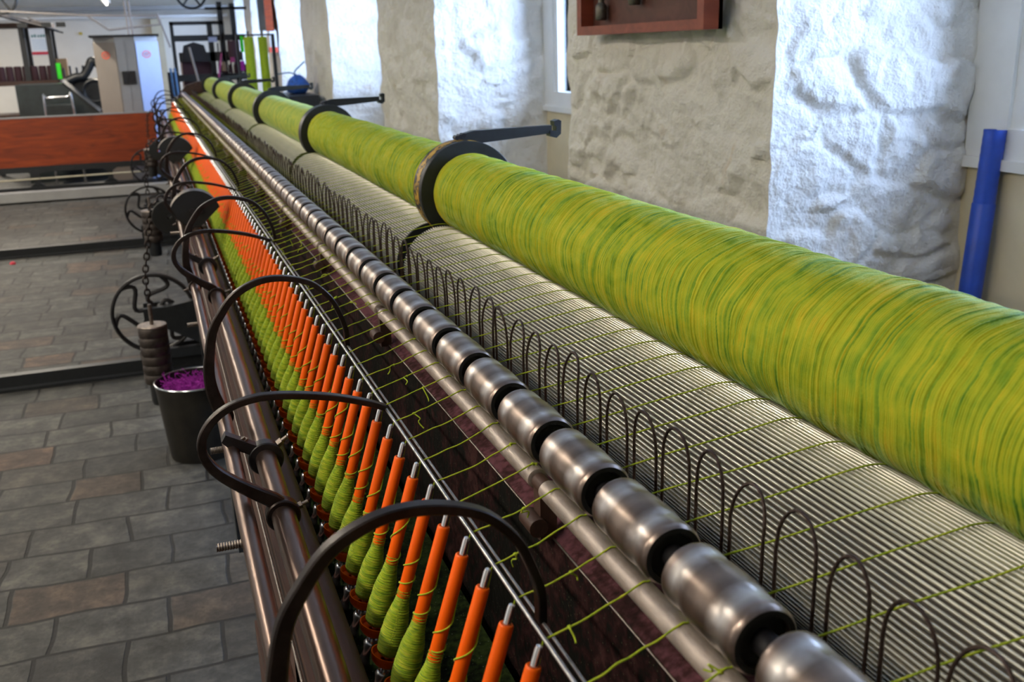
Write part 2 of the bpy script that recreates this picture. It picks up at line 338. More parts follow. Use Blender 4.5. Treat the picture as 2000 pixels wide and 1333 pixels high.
M['green_fluff'] = mk_lint('fluffy_black_board', (0.004, 0.006, 0.003), (0.012, 0.020, 0.006), (0.03, 0.05, 0.012), 0.62, 12, (0.10, 0.12, 0.09))
M['fuzz_strip'] = mk_lint('fuzzy_maroon_strip', (0.02, 0.008, 0.007), (0.05, 0.018, 0.014), (0.10, 0.045, 0.035), 0.55, 25)

def mk_floor():
    m, nt, b = newmat('stone_flag_floor'); L = nt.links
    tc = N(nt, 'ShaderNodeTexCoord'); mp = N(nt, 'ShaderNodeMapping'); L.new(tc.outputs['Object'], mp.inputs[0])
    mp.inputs['Rotation'].default_value = (0, 0, 0.02); mp.inputs['Location'].default_value = (0.13, 0.05, 0)
    wz = N(nt, 'ShaderNodeTexNoise'); wz.inputs['Scale'].default_value = 3.2; L.new(mp.outputs[0], wz.inputs['Vector'])
    vm = N(nt, 'ShaderNodeVectorMath', operation='MULTIPLY_ADD'); vm.inputs[1].default_value = (0.05, 0.05, 0); L.new(wz.outputs['Color'], vm.inputs[0]); L.new(mp.outputs[0], vm.inputs[2])
    br = N(nt, 'ShaderNodeTexBrick'); br.inputs['Scale'].default_value = 1.0; br.inputs['Brick Width'].default_value = 0.265; br.inputs['Row Height'].default_value = 0.172
    br.inputs['Mortar Size'].default_value = 0.0062; br.inputs['Mortar Smooth'].default_value = 0.3; br.offset = 0.42; br.squash = 0.78; br.squash_frequency = 3; br.inputs['Bias'].default_value = 0
    br.inputs['Color1'].default_value = (0, 0, 0, 1); br.inputs['Color2'].default_value = (1, 1, 1, 1); br.inputs['Mortar'].default_value = (0.5, 0.5, 0.5, 1)
    L.new(vm.outputs[0], br.inputs['Vector'])
    r = ramp(nt, [(0.0, (0.036, 0.037, 0.035)), (0.3, (0.072, 0.072, 0.066)), (0.62, (0.032, 0.032, 0.030)), (0.84, (0.054, 0.051, 0.045)), (0.92, (0.058, 0.045, 0.035)), (1.0, (0.085, 0.050, 0.034))])
    L.new(br.outputs['Color'], r.inputs[0])
    nz = N(nt, 'ShaderNodeTexNoise'); nz.inputs['Scale'].default_value = 5; nz.inputs['Detail'].default_value = 9; nz.inputs['Roughness'].default_value = 0.7; L.new(mp.outputs[0], nz.inputs['Vector'])
    nzb = N(nt, 'ShaderNodeTexNoise'); nzb.inputs['Scale'].default_value = 11; nzb.inputs['Detail'].default_value = 12; nzb.inputs['Roughness'].default_value = 0.78; L.new(mp.outputs[0], nzb.inputs['Vector'])
    r2 = ramp(nt, [(0.36, (0.35, 0.35, 0.35)), (0.5, (0.85, 0.85, 0.85)), (0.64, (2.0, 1.9, 1.75))]); L.new(nzb.outputs['Fac'], r2.inputs[0])
    mx = N(nt, 'ShaderNodeMix', data_type='RGBA', blend_type='MULTIPLY'); mx.inputs['Factor'].default_value = 1; L.new(r.outputs[0], mx.inputs[6]); L.new(r2.outputs[0], mx.inputs[7])
    vo = N(nt, 'ShaderNodeTexVoronoi'); vo.inputs['Scale'].default_value = 22; L.new(mp.outputs[0], vo.inputs['Vector'])
    vr = ramp(nt, [(0.07, (0.25, 0.25, 0.25)), (0.14, (1, 1, 1))]); L.new(vo.outputs['Distance'], vr.inputs[0])
    m3 = N(nt, 'ShaderNodeMix', data_type='RGBA', blend_type='MULTIPLY'); m3.inputs['Factor'].default_value = 0.5; L.new(mx.outputs[2], m3.inputs[6]); L.new(vr.outputs[0], m3.inputs[7])
    m4 = N(nt, 'ShaderNodeMix', data_type='RGBA'); L.new(br.outputs['Fac'], m4.inputs['Factor']); L.new(m3.outputs[2], m4.inputs[6]); m4.inputs[7].default_value = (0.006, 0.0055, 0.005, 1)
    L.new(m4.outputs[2], b.inputs['Base Color'])
    inv = N(nt, 'ShaderNodeMath', operation='MULTIPLY_ADD'); inv.inputs[1].default_value = -1.0; L.new(br.outputs['Fac'], inv.inputs[0]); 
    n5 = N(nt, 'ShaderNodeMath', operation='MULTIPLY'); n5.inputs[1].default_value = 1.6; L.new(nzb.outputs['Fac'], n5.inputs[0]); L.new(n5.outputs[0], inv.inputs[2])
    bp = N(nt, 'ShaderNodeBump'); bp.inputs['Strength'].default_value = 0.6; bp.inputs['Distance'].default_value = 0.006; L.new(inv.outputs[0], bp.inputs['Height']); L.new(bp.outputs[0], b.inputs['Normal'])
    b.inputs['Roughness'].default_value = 0.55; b.inputs['Specular IOR Level'].default_value = 0.35
    return m
M['floor'] = mk_floor()

def mk_stone():
    m, nt, b = newmat('limewashed_rubble_stone'); L = nt.links
    tc = N(nt, 'ShaderNodeTexCoord')
    n1 = N(nt, 'ShaderNodeTexNoise'); n1.inputs['Scale'].default_value = 2.5; n1.inputs['Detail'].default_value = 8; n1.inputs['Roughness'].default_value = 0.65; L.new(tc.outputs['Object'], n1.inputs['Vector'])
    r = ramp(nt, [(0.3, (0.74, 0.70, 0.62)), (0.5, (0.83, 0.80, 0.73)), (0.72, (0.87, 0.84, 0.78))]); L.new(n1.outputs['Fac'], r.inputs[0])
    n2 = N(nt, 'ShaderNodeTexNoise'); n2.inputs['Scale'].default_value = 7; n2.inputs['Detail'].default_value = 6; n2.inputs['Distortion'].default_value = 0.8; L.new(tc.outputs['Object'], n2.inputs['Vector'])
    r2 = ramp(nt, [(0.64, (0, 0, 0)), (0.76, (1, 1, 1))]); L.new(n2.outputs['Fac'], r2.inputs[0])
    mx = N(nt, 'ShaderNodeMix', data_type='RGBA'); mx.inputs[7].default_value = (0.62, 0.47, 0.29, 1); L.new(r.outputs[0], mx.inputs[6])
    mm = N(nt, 'ShaderNodeMath', operation='MULTIPLY'); mm.inputs[1].default_value = 0.45; L.new(r2.outputs[0], mm.inputs[0]); L.new(mm.outputs[0], mx.inputs['Factor'])
    vo = N(nt, 'ShaderNodeTexVoronoi'); vo.inputs['Scale'].default_value = 9; L.new(tc.outputs['Object'], vo.inputs['Vector'])
    n3 = N(nt, 'ShaderNodeTexNoise'); n3.inputs['Scale'].default_value = 34; n3.inputs['Detail'].default_value = 7; n3.inputs['Roughness'].default_value = 0.62; L.new(tc.outputs['Object'], n3.inputs['Vector'])
    L.new(mx.outputs[2], b.inputs['Base Color'])
    bp = N(nt, 'ShaderNodeBump'); bp.inputs['Strength'].default_value = 1.0; bp.inputs['Distance'].default_value = 0.016; L.new(n3.outputs['Fac'], bp.inputs['Height']); L.new(bp.outputs[0], b.inputs['Normal'])
    b.inputs['Roughness'].default_value = 0.75; b.inputs['Specular IOR Level'].default_value = 0.3
    return m
M['stone'] = mk_stone()
def mk_rim():
    m, nt, b = newmat('chipped_yellow_rim'); L = nt.links
    tc = N(nt, 'ShaderNodeTexCoord'); nz = N(nt, 'ShaderNodeTexNoise'); nz.inputs['Scale'].default_value = 55; nz.inputs['Detail'].default_value = 7; nz.inputs['Roughness'].default_value = 0.7; L.new(tc.outputs['Object'], nz.inputs['Vector'])
    r = ramp(nt, [(0.47, (0.012, 0.011, 0.01)), (0.50, (0.42, 0.24, 0.012)), (0.7, (0.50, 0.30, 0.02))]); L.new(nz.outputs['Fac'], r.inputs[0]); L.new(r.outputs[0], b.inputs['Base Color']); b.inputs['Roughness'].default_value = 0.5
    return m
M['rim'] = mk_rim()
def mk_glass():
    m, nt, b = newmat('window_glass'); L = nt.links; nt.nodes.remove(b)
    tr = N(nt, 'ShaderNodeBsdfTransparent'); gl = N(nt, 'ShaderNodeBsdfGlossy'); gl.inputs['Roughness'].default_value = 0.02
    lw = N(nt, 'ShaderNodeLayerWeight'); lw.inputs['Blend'].default_value = 0.1
    mx = N(nt, 'ShaderNodeMixShader'); L.new(lw.outputs['Fresnel'], mx.inputs[0]); L.new(tr.outputs[0], mx.inputs[1]); L.new(gl.outputs[0], mx.inputs[2]); L.new(mx.outputs[0], nt.nodes['Material Output'].inputs[0])
    return m
M['glass'] = mk_glass()
def mk_emit(name, col, s):
    m, nt, b = newmat(name); b.inputs['Emission Color'].default_value = (*col, 1); b.inputs['Emission Strength'].default_value = s; b.inputs['Base Color'].default_value = (.9, .9, .9, 1); return m
M['tube_light'] = mk_emit('fluorescent_tube', (1.0, 0.95, 0.85), 6.0)

# ------------------------------------------------------------------ room shell
def nvec(p):                                          # repeatable vector noise
    p = Vector(p); return Vector((noise.noise(p + Vector((11.3, 3.1, 5.7))), noise.noise(p + Vector((-7.9, 19.4, 2.2))), noise.noise(p + Vector((4.6, -13.8, 27.5)))))
def wall_field(p):
    P0 = Vector(p)
    q = Vector((P0.x * 3.0, P0.y * 3.4, P0.z * 7.2)) + nvec(P0 * 2.2) * 0.55 + nvec(P0 * 8) * 0.22 + nvec(P0 * 24) * 0.07
    dd, pp = noise.voronoi(q)
    e = min(1.0, max(0.0, (dd[1] - dd[0] - 0.02) * 5.5)); e = e * e * (3 - 2 * e)
    c = pp[0]; tilt = (math.sin(c.x * 91.7 + c.y * 37.1) * (q.y - c.y) + math.sin(c.y * 53.3 + c.z * 71.9) * (q.z - c.z)) * 0.010
    lvl = math.sin(c.x * 12.9 + c.y * 78.2 + c.z * 45.1) * 0.007
    rdg = noise.ridged_multi_fractal(P0 * 11, 0.8, 2.2, 5, 1.0, 2.0)
    fl = noise.fractal(P0 * 30, 0.6, 2.0, 4)
    return (e - 0.6) * 0.013 + (tilt + lvl) * e + (rdg - 1.2) * 0.0050 + fl * 0.0036
def rough_patch(mb, A, U_, V_, nu, nv, nrm, amp=1.0):
    A = Vector(A); U_ = Vector(U_); V_ = Vector(V_); nrm = Vector(nrm); vs = []; fs = []
    for j in range(nv + 1):
        for i in range(nu + 1):
            s, t = i / nu, j / nv
            p = A + U_ * s + V_ * t
            edge = min(s, 1 - s) * U_.length; k = min(1.0, edge / 0.05)
            w = nvec(p * 5.0) * 0.016 + nvec(p * 15.0) * 0.008
            w.z = 0
            vs.append(p + w * amp + nrm * wall_field(p) * k * amp)
    for j in range(nv):
        for i in range(nu):
            a = j * (nu + 1) + i; fs.append((a, a + 1, a + nu + 2, a + nu + 1))
    mb.add(vs, fs)
wall = MB()
edges = [(-2.5, BAYS[0][0])] + [(BAYS[i][1], BAYS[i + 1][0]) for i in range(len(BAYS) - 1)] + [(BAYS[-1][1], 18.2)]
ZB, ZC = -1.3, 1.3
for k, (a, b) in enumerate(edges):
    res = 0.0095 if k == 1 else (0.022 if k < 3 else 0.05)
    if k == 0: res = 0.08
    nv = int((ZC - ZB) / res)
    rough_patch(wall, (XW, a, H + ZB), (0, b - a, 0), (0, 0, ZC - ZB), max(4, int((b - a) / res)), nv, (-1, 0, 0), min(1, 1.0))
for k, (a, b) in enumerate(BAYS):
    res = 0.0095 if k == 0 else (0.02 if k < 2 else 0.05)
    nv = int((ZC - ZB) / (0.0095 if k == 0 else (0.02 if k < 3 else 0.05)))
    rough_patch(wall, (XW, b, H + ZB), (XG + 0.02 - XW, 0.0, 0), (0, 0, ZC - ZB), max(6, int(0.7 / res)), nv, (0, -1, 0))
    rough_patch(wall, (XG + 0.02, a, H + ZB), (XW - XG - 0.02, 0, 0), (0, 0, ZC - ZB), 16, nv, (0, 1, 0))
struct(wall.build('wall_right', M['stone'], ang=60))
infill = MB()
for (a, b) in BAYS:                                   # low apron and head over each window
    infill.box(XG, XG + 0.3, a - 0.03, b + 0.03, H + ZB, H + ZS - 0.03)
    infill.box(XG, XG + 0.3, a - 0.03, b + 0.03, H + ZT, H + ZC)
for (a, b) in edges: infill.box(XG + 0.02, XG + 0.3, a, b, H + ZB, H + ZC)
struct(infill.build('wall_right', M['beige'], smooth=False))
for k, (a, b) in enumerate(BAYS):
    w = bpy.data.objects.new('window_%d' % (k + 1), None); COL.objects.link(w); w.location = (XG, (a + b) / 2, H + ZS); w['kind'] = 'structure'
    f = MB(); x0, x1 = XG - 0.012, XG + 0.06
    f.box(x0, x1, a, a + 0.09, H + ZS, H + ZT); f.box(x0, x1, b - 0.14, b, H + ZS, H + ZT)
    f.box(x0, x1, a + 0.09, b - 0.14, H + ZS, H + ZS + 0.08); f.box(x0, x1, a + 0.09, b - 0.14, H + ZT - 0.08, H + ZT)
    f.box(x0 + 0.01, x1 - 0.01, a + 0.09, b - 0.14, H + 0.28, H + 0.31)
    for t in (0.33, 0.66):
        yy = a + 0.09 + (b - a - 0.23) * t; f.box(x0 + 0.01, x1 - 0.01, yy - 0.018, yy + 0.018, H + ZS + 0.08, H + ZT - 0.08)
    f.box(x0 + 0.012, x1 - 0.01, b - 0.185, b - 0.14, H + ZS + 0.08, H + ZT - 0.08)
    f.build('window_frame', M['white_paint'], w, smooth=False)
    MB().box(x0 - 0.015, XG + 0.10, a, b, H + ZS - 0.03, H + ZS).build('window_sill', M['white_paint'], w, smooth=False)
    MB().box(XG + 0.030, XG + 0.034, a + 0.09, b - 0.14, H + ZS + 0.08, H + ZT - 0.08).build('window_pane', M['glass'], w, smooth=False)
struct(MB().box(-5, 2.2, -2.5, 18.2, -0.05, 0).build('floor', M['floor'], smooth=False))
struct(MB().box(-5, 2.5, -2.5, 18.2, H + 1.3, H + 1.4).build('ceiling', M['plaster'], smooth=False))
struct(MB().box(-5, 2.5, 18.0, 18.2, 0, H + 1.3).build('wall_back', M['white_wall'], smooth=False))
struct(MB().box(-5.1, -5, -2.5, 18.2, 0, H + 1.3).build('wall_left', M['white_wall'], smooth=False))
struct(MB().box(-5, 2.5, -2.6, -2.5, 0, H + 1.3).build('wall_front', M['white_wall'], smooth=False))
struct(MB().box(-5, 1.4, 17.7, 18.0, H + 0.74, H + 0.80).build('trim_1', M['grey_metal'], smooth=False))
struct(MB().box(-5, 1.4, 17.85, 18.0, H + 0.62, H + 0.66).build('trim_2', M['white_paint'], smooth=False))

ORD = ['first', 'second', 'third', 'fourth', 'fifth', 'sixth', 'seventh', 'eighth', 'ninth', 'tenth', 'eleventh', 'twelfth', 'thirteenth', 'fourteenth', 'fifteenth', 'sixteenth', 'seventeenth', 'eighteenth', 'nineteenth', 'twentieth', 'twenty-first', 'twenty-second', 'twenty-third', 'twenty-fourth', 'twenty-fifth', 'twenty-sixth', 'twenty-seventh', 'twenty-eighth', 'twenty-ninth', 'thirtieth', 'thirty-first', 'thirty-second', 'thirty-third', 'thirty-fourth', 'thirty-fifth', 'thirty-sixth']

# ceiling battens
wheres = ['above the near end of the machine', 'above the middle of the machine, second from the camera', 'above the machine, third from the camera', 'above the far end of the machine', 'shining at the top left of the photo above the steel cabinet', 'above the rack at the far left', 'on the left side of the room, nearer one', 'on the left side of the room, farther one']
for (x, y, z), wh in zip(LAMPS, wheres):
    t = thing('ceiling_light', 'white fluorescent batten ' + wh, 'ceiling light', (x, y, H + z), 'fluorescent battens')
    b = MB().box(x - 0.05, x + 0.05, y - 0.62, y + 0.62, H + z, H + z + 0.05)
    b.build('housing', M['white_paint'], t, smooth=False)
    MB().cyl((x, y - 0.6, H + z - 0.016), (x, y + 0.6, H + z - 0.016), 0.015, 12).build('lamp_tube', M['tube_light'], t)
    rd = MB()
    for s in (-0.45, 0.45): rd.cyl((x, y + s, H + z + 0.05), (x, y + s, H + 1.3), 0.004, 8)
    rd.build('suspension_rod', M['grey_metal'], t)

# ------------------------------------------------------------------ machine layout
P = 0.055; Y0 = 0.5355
YEND = 10.0
I0, I1 = -8, int((YEND - 0.1 - Y0) / P)
NB = I1 - I0
TILT = math.atan2(0.055, 0.175)
BASE = Vector((0.1476, 0, H - 0.5645)); LSP = 0.1834
TIP = BASE + Vector((math.sin(TILT), 0, math.cos(TILT))) * LSP
DC = (0.5096, -0.417); DR = 0.0817
RC = (0.5770, -0.2765); RR = 0.0764
BC = (0.3005, -0.3409); BR = 0.0237
PC = (0.2882, -0.3776); PR = 0.0095
SEG = [1.87 + 1.63 * k for k in range(-1, 6)]          # junctions between rolls

# ---- spinning carriage: shafts, faller sickles, spindle board, wheels
car = thing('spinning_carriage', 'long iron spinning carriage with polished shafts, curved sickles and spindles, left of the rollers', 'machine carriage', (0.1, 5.0, 0))
def shaft(name, x, z, r, y0=-0.4, y1=YEND, mat='shaft', label=None):
    o = MB().cyl((x, y0, H + z), (x, y1, H + z), r, 32).build(name, M[mat], car)
    if label: o['label'] = label
    return o
BT = (0.0817, -0.4933, 0.0135); ST = (0.041, -0.478, 0.0097); TT = (0.1093, -0.5492, 0.0115)
shaft('faller_shaft', *BT, label='thicker polished brown shaft')
shaft('faller_shaft', *ST, label='thinner polished brown shaft')
shaft('tie_rod', *TT, mat='wood_dark', label='dull dark brown rod')
shaft('faller_wire', 0.2058, -0.3860, 0.0017, mat='wire', label='upper steel wire')
shaft('faller_wire', 0.2195, -0.3995, 0.0013, mat='wire', label='lower steel wire')
# body below the shafts
bd = MB()
bd.prism([(0.068, H - 0.575), (0.072, H - 0.563), (0.083, H - 0.563), (0.083, H - 0.98), (0.068, H - 0.98)], -0.4, YEND)
bd.box(0.046, 0.083, -0.4, 1.25, H - 0.86, H - 0.76)
bd.build('carriage_body', M['wood_dark'], car)
MB().cyl((0.066, -0.4, H - 0.566), (0.066, YEND, H - 0.566), 0.0018, 10).build('edge_rod', M['bolt'], car)
MB().prism([(0.083, H - 0.62), (0.118, H - 0.592), (0.126, H - 0.592), (0.126, H - 0.66), (0.083, H - 0.66)], -0.4, YEND).build('spindle_rail', M['fuzz_strip'], car)
MB().prism([(0.126, H - 0.612), (0.272, H - 0.612), (0.272, H - 0.632), (0.126, H - 0.632)], -0.4, YEND).build('spindle_board', M['green_fluff'], car, smooth=False)
MB().prism([(0.255, H - 0.632), (0.272, H - 0.632), (0.272, H - 0.98), (0.255, H - 0.98)], -0.4, YEND).build('back_panel', M['iron_paint'], car, smooth=False)
for y in (0.85, 2.35, 3.9, 5.4, 7.0, 8.6):
    MB().box(0.068, 0.125, y - 0.05, y + 0.05, 0.10, H - 0.6).build('support_post', M['iron_paint'], car, smooth=False)

def ribbon(pts, half, y, dy):
    pts = catmull([(p[0], 0, p[1]) for p in pts], 6); n = len(pts)
    m = MB(); vs = []
    for i, p in enumerate(pts):
        t = (pts[min(i + 1, n - 1)] - pts[max(i - 1, 0)]).normalized(); nn = Vector((-t.z, 0, t.x))
        s = i / (n - 1); w = half(s)
        e = 0.25 * w
        for (o, yy) in ((-w, -dy + e), (-w + e, -dy), (w - e, -dy), (w, -dy + e), (w, dy - e), (w - e, dy), (-w + e, dy), (-w, dy - e)):
            q = p + nn * o; vs.append((q.x, y + yy, H + q.z))
    fs = []
    for i in range(n - 1):
        for k in range(8):
            k2 = (k + 1) % 8; fs.append((i * 8 + k, i * 8 + k2, (i + 1) * 8 + k2, (i + 1) * 8 + k))
    fs.append(tuple(range(7, -1, -1))); fs.append(tuple((n - 1) * 8 + k for k in range(8)))
    m.add(vs, fs); return m
PB = [(0.0365, -0.468), (0.0300, -0.440), (0.0290, -0.4132), (0.0340, -0.381), (0.0408, -0.3557), (0.054, -0.3337), (0.0726, -0.3115), (0.0982, -0.2975), (0.1235, -0.2928), (0.1523, -0.2961), (0.18, -0.3071), (0.2015, -0.3292), (0.2125, -0.3528), (0.2190, -0.3754), (0.2195, -0.3995)]
PA = [(0.0790, -0.482), (0.0728, -0.4745), (0.0572, -0.4635), (0.0377, -0.4488), (0.0201, -0.4328), (0.0105, -0.4195), (0.0052, -0.4049), (0.0080, -0.3875), (0.0205, -0.3704), (0.0393, -0.3587), (0.0639, -0.353), (0.0882, -0.3532), (0.1206, -0.3581), (0.1536, -0.3656), (0.1873, -0.3770), (0.2058, -0.3855)]
def bolt(m, c, d, r=0.0055, L=0.014, thread=True):
    c = Vector(c); d = Vector(d).normalized()
    m.tube([c, c + d * L * 0.45], r, 6); m.tube([c + d * L * 0.45, c + d * L], r * 0.55, 12)
def collar(x, z, y, r, parent, L=0.016, bd_=None):
    c = ringY(x, y - L / 2, y + L / 2, H + z, r * 0.99, r * 1.42).build('collar', M['sickle'], parent)
    if bd_:
        m = MB(); a = bd_; m_c = (x + math.cos(a) * r * 1.3, y, H + z + math.sin(a) * r * 1.3)
        bolt(m, m_c, (math.cos(a), 0, math.sin(a)), 0.0042, 0.013); m.build('clamp_bolt', M['bolt'], c)
YB = [0.577, 1.3265, 2.17, 3.08, 4.12, 5.2, 6.3, 7.4, 8.5, 9.6]; YA = [1.018, 2.12, 3.0, 4.0, 5.1, 6.2, 7.3, 8.4, 9.5]
def half_fn(s): return 0.0065 * (1 - s) ** 3 + 0.0032 + 0.0004 * math.sin(s * 3)
for y in YB:
    ribbon(PB, half_fn, y, 0.0052).build('sickle_arm', M['sickle'], car); collar(ST[0], ST[1], y, ST[2], car, bd_=PI * 1.1)
for y in YA:
    ribbon(PA, half_fn, y, 0.0052).build('sickle_arm', M['sickle'], car); collar(BT[0], BT[1], y, BT[2], car, bd_=0.35)
# straps that tie the two shafts together
for y in (1.19, 2.45, 3.75, 5.5, 7.6):
    c = ringY(BT[0], y - 0.009, y + 0.009, H + BT[1], BT[2] * 0.99, BT[2] * 1.65)
    c.prism([(0.030, H - 0.462), (0.036, H - 0.453), (0.072, H - 0.4735), (0.074, H - 0.4850), (0.062, H - 0.484), (0.036, H - 0.469)], y - 0.008, y + 0.008)
    br = c.build('shaft_bracket', M['iron'], car)
    m = MB(); bolt(m, (0.058, y, H - 0.468), (-0.4, 0, 1), 0.006, 0.006); m.build('bracket_bolt', M['bolt'], br)
    m = MB(); bolt(m, (0.098, y, H - 0.478), (0.8, 0, 0.5), 0.005, 0.015); m.build('bracket_bolt', M['bolt'], br)
for y, l in ((0.94, 0.030), (1.205, 0.02), (1.85, 0.024), (2.9, 0.03)):
    m = MB(); pts = []; c0 = Vector((ST[0] - 0.006, y, H + ST[1] - 0.002)); nn = 22; prof = [(0.0038 + (0.0009 if k % 2 else 0), k * l / nn) for k in range(nn)]
    m.lathe(prof, 12, Matrix.Translation(c0) @ Matrix.Rotation(-PI / 2, 4, 'Y')); m.build('threaded_stud', M['bolt'], car)
# quadrant plates (fan shaped) on the thick shaft and chain pulleys on the thin one
def quadrant(y, s=1.0):
    pts = [(0.075, H - 0.50)]
    for k in range(15):
        a = math.radians(20 + 135 * k / 14); pts.append((0.084 + 0.074 * s * math.cos(a), H - 0.455 + 0.078 * s * math.sin(a)))
    pts.append((0.030, H - 0.455)); 
    q = MB().prism(pts, y - 0.03, y + 0.03).build('quadrant_plate', M['black_void'], car)
    e = MB(); arc = [(p[0], 0, p[1]) for p in pts[1:16]]
    for i in range(len(arc) - 1):
        (xa, _, za), (xb, _, zb) = arc[i], arc[i + 1]
        e.add([(xa, y - 0.03, za + .001), (xb, y - 0.03, zb + .001), (xb, y + 0.031, zb + .001), (xa, y + 0.031, za + .001)], [(0, 1, 2, 3)])
    e.build('worn_rim', M['bolt'], q)
    m = MB()
    for x in (0.075, 0.098): m.cyl((x, y - 0.031, H - 0.435), (x, y - 0.036, H - 0.435), 0.008, 12)
    m.build('boss_plug', M['iron'], q)
quadrant(3.02); quadrant(5.0, 1.15)
def pulley(y, x, z, r):
    p = ringY(x, y - 0.02, y + 0.02, H + z, 0.008, r); p.build('chain_pulley', M['black_void'], car)
pulley(3.4, 0.012, -0.505, 0.055); pulley(5.6, 0.010, -0.48, 0.05)
# carriage wheels with six S-shaped spokes
def wheel(y):
    cx, cz, R = -0.098, -1.045, 0.172
    t = bpy.data.objects.new('carriage_wheel', None); COL.objects.link(t); t.parent = car; t.location = Vector((cx, y, H + cz)) - car.location
    rim = MB(); pr = [(R, -0.012), (R, 0.012), (R - 0.008, 0.014), (R - 0.015, 0.007), (R - 0.015, -0.007), (R - 0.008, -0.014), (R, -0.012)]
    rim.lathe(pr, 72, Matrix.Translation((cx, y, H + cz)) @ Matrix.Rotation(PI / 2, 4, 'X'), cap=False)
    rim.build('rim', M['iron'], t)
    for k in range(6):
        a0 = k * PI / 3 + 0.25; pts = []
        for j in range(13):
            s = j / 12; rr = 0.028 + (R - 0.036) * s; off = 0.036 * math.sin(s * 2 * PI); a = a0 + 0.0
            pts.append((cx + rr * math.cos(a) - off * math.sin(a), y, H + cz + rr * math.sin(a) + off * math.cos(a)))
        MB().tube(pts, 0.0095, 8).build('spoke', M['iron'], t)
    hb = MB().cyl((cx, y - 0.03, H + cz), (cx, y + 0.03, H + cz), 0.03, 24); hb.cyl((cx, y - 0.05, H + cz), (cx, y + 0.05, H + cz), 0.012, 16); hb.build('hub', M['iron'], t)
    br = MB(); br.box(cx - 0.04, 0.06, y - 0.065, y - 0.04, H + cz - 0.035, H + cz + 0.035); br.box(cx - 0.04, 0.06, y + 0.04, y + 0.065, H + cz - 0.035, H + cz + 0.035); br.prism([(cx - 0.02, H + cz - 0.02), (cx + 0.02, H + cz + 0.03), (0.16, H - 0.98), (0.24, H - 1.20), (0.10, H - 1.20)], y - 0.066, y + 0.066); br.box(cx - 0.075, 0.26, y - 0.06, y - 0.03, H - 1.235, H - 1.195); br.box(cx - 0.075, 0.26, y + 0.03, y + 0.06, H - 1.235, H - 1.195)
    br.build('axle_bracket', M['iron_paint'], car, smooth=False)
for y in (1.2, 4.3, 7.4, 10.5): wheel(y)

# spindles: 100 nearest as parts, the others as one
sp = MB(); sp.lathe([(0.0032, -0.045), (0.0032, 0.0), (0.0030, LSP - 0.004), (0.0024, LSP - 0.001), (0.0010, LSP)], 14)
sp.lathe([(0.006, -0.040), (0.008, -0.034), (0.006, -0.024), (0.008, -0.016), (0.006, -0.012)], 14)
o0 = None; rest = MB()
RT = Matrix.Rotation(TILT, 4, 'Y')
for i in range(I0, I1):
    y = Y0 + P * i; k = i - I0
    if k < 100:
        if o0 is None:
            o0 = sp.build('spindle', M['steel'], None); o = o0
        else: o = o0.copy(); COL.objects.link(o)
        o.parent = car; o.location = Vector((BASE.x, y, BASE.z)) - car.location; o.rotation_euler = (0, TILT, 0)
    else:
        rest.add([RT @ Vector(v) + Vector((BASE.x, y, BASE.z)) for v in sp.v], sp.f)
tag(rest.build('spindle', M['steel'], car), kind='stuff')

# ---- bobbins
def with_uv(o, fn):
    me = o.data; uvl = me.uv_layers.new(name='UVMap')
    for poly in me.polygons:
        us = [fn(me.vertices[me.loops[li].vertex_index].co, poly) for li in poly.loop_indices]
        for li, u in zip(poly.loop_indices, us): uvl.data[li].uv = u
def cop_mesh(seed):
    rnd = random.Random(seed); m = MB(); top = 0.071 + rnd.uniform(-0.004, 0.004); fat = 0.0124 * rnd.uniform(0.97, 1.04)
    prof = []; n = 72
    for j in range(n + 1):
        s = j / n; z = 0.0045 + (top - 0.0045) * s
        if s < 0.10: r = 0.0068 + (fat * 0.93 - 0.0068) * math.sin(s / 0.10 * PI / 2)
        elif s < 0.5: r = fat * (0.93 + 0.07 * math.sin((s - 0.10) / 0.4 * PI))
        else:
            q = (s - 0.5) / 0.5; r = fat * 0.93 + (0.0066 - fat * 0.93) * (0.5 - 0.5 * math.cos(q * PI)) * (0.75 + 0.25 * q)
        r += 0.00028 * math.sin(j * 2.1 + rnd.uniform(-.5, .5)); prof.append((r, z))
    m.lathe(prof, 22, cap=False)
    for q in range(3):                                   # last coils round the tube just over the cop
        z0 = top + 0.0015 + 0.0024 * q; m.tube([(0.0064 * math.cos(a), 0.0064 * math.sin(a), z0 + 0.0008 * math.sin(a + q)) for a in [2 * PI * t / 18 for t in range(18)]], 0.00045, 5, closed=True)
    return m
def build_bobbin(seed):
    root = bpy.data.objects.new('yarn_bobbin', None); COL.objects.link(root); root.empty_display_size = 0.03
    tb = MB(); tb.lathe([(0.0034, 0.167), (0.0050, 0.167), (0.0056, 0.1663), (0.0058, 0.165), (0.0060, 0.10), (0.0063, 0.004), (0.0034, 0.004)], 24, cap=False)
    a = tb.build('bobbin_tube', M['orange']); a.parent = root
    fl = MB(); fl.lathe([(0.0034, -0.005), (0.0110, -0.005), (0.0150, -0.001), (0.0168, 0.0050), (0.0168, 0.0068), (0.0157, 0.0068), (0.0130, 0.0010), (0.0060, -0.0006)], 32, cap=False)
    b = fl.build('base_flange', M['orange']); b.parent = root
    c = cop_mesh(seed).build('yarn_cop', M['cop_yarn']); c.parent = root
    with_uv(c, lambda v, p: (v.z, (math.atan2(v.y, v.x) + 0.0) * 0.012))
    c['label'] = 'teardrop of wound green yarn'
    return root
protos = [build_bobbin(s) for s in range(4)]
def copy_thing(root):
    r = root.copy(); COL.objects.link(r)
    for ch in root.children:
        c = ch.copy(); COL.objects.link(c); c.parent = r
    return r
def row_label(i, what, far):
    if i < 0: return None
    if i < 34: return '%s, %s from the near bottom edge of the photo' % (what, ORD[i])
    return far
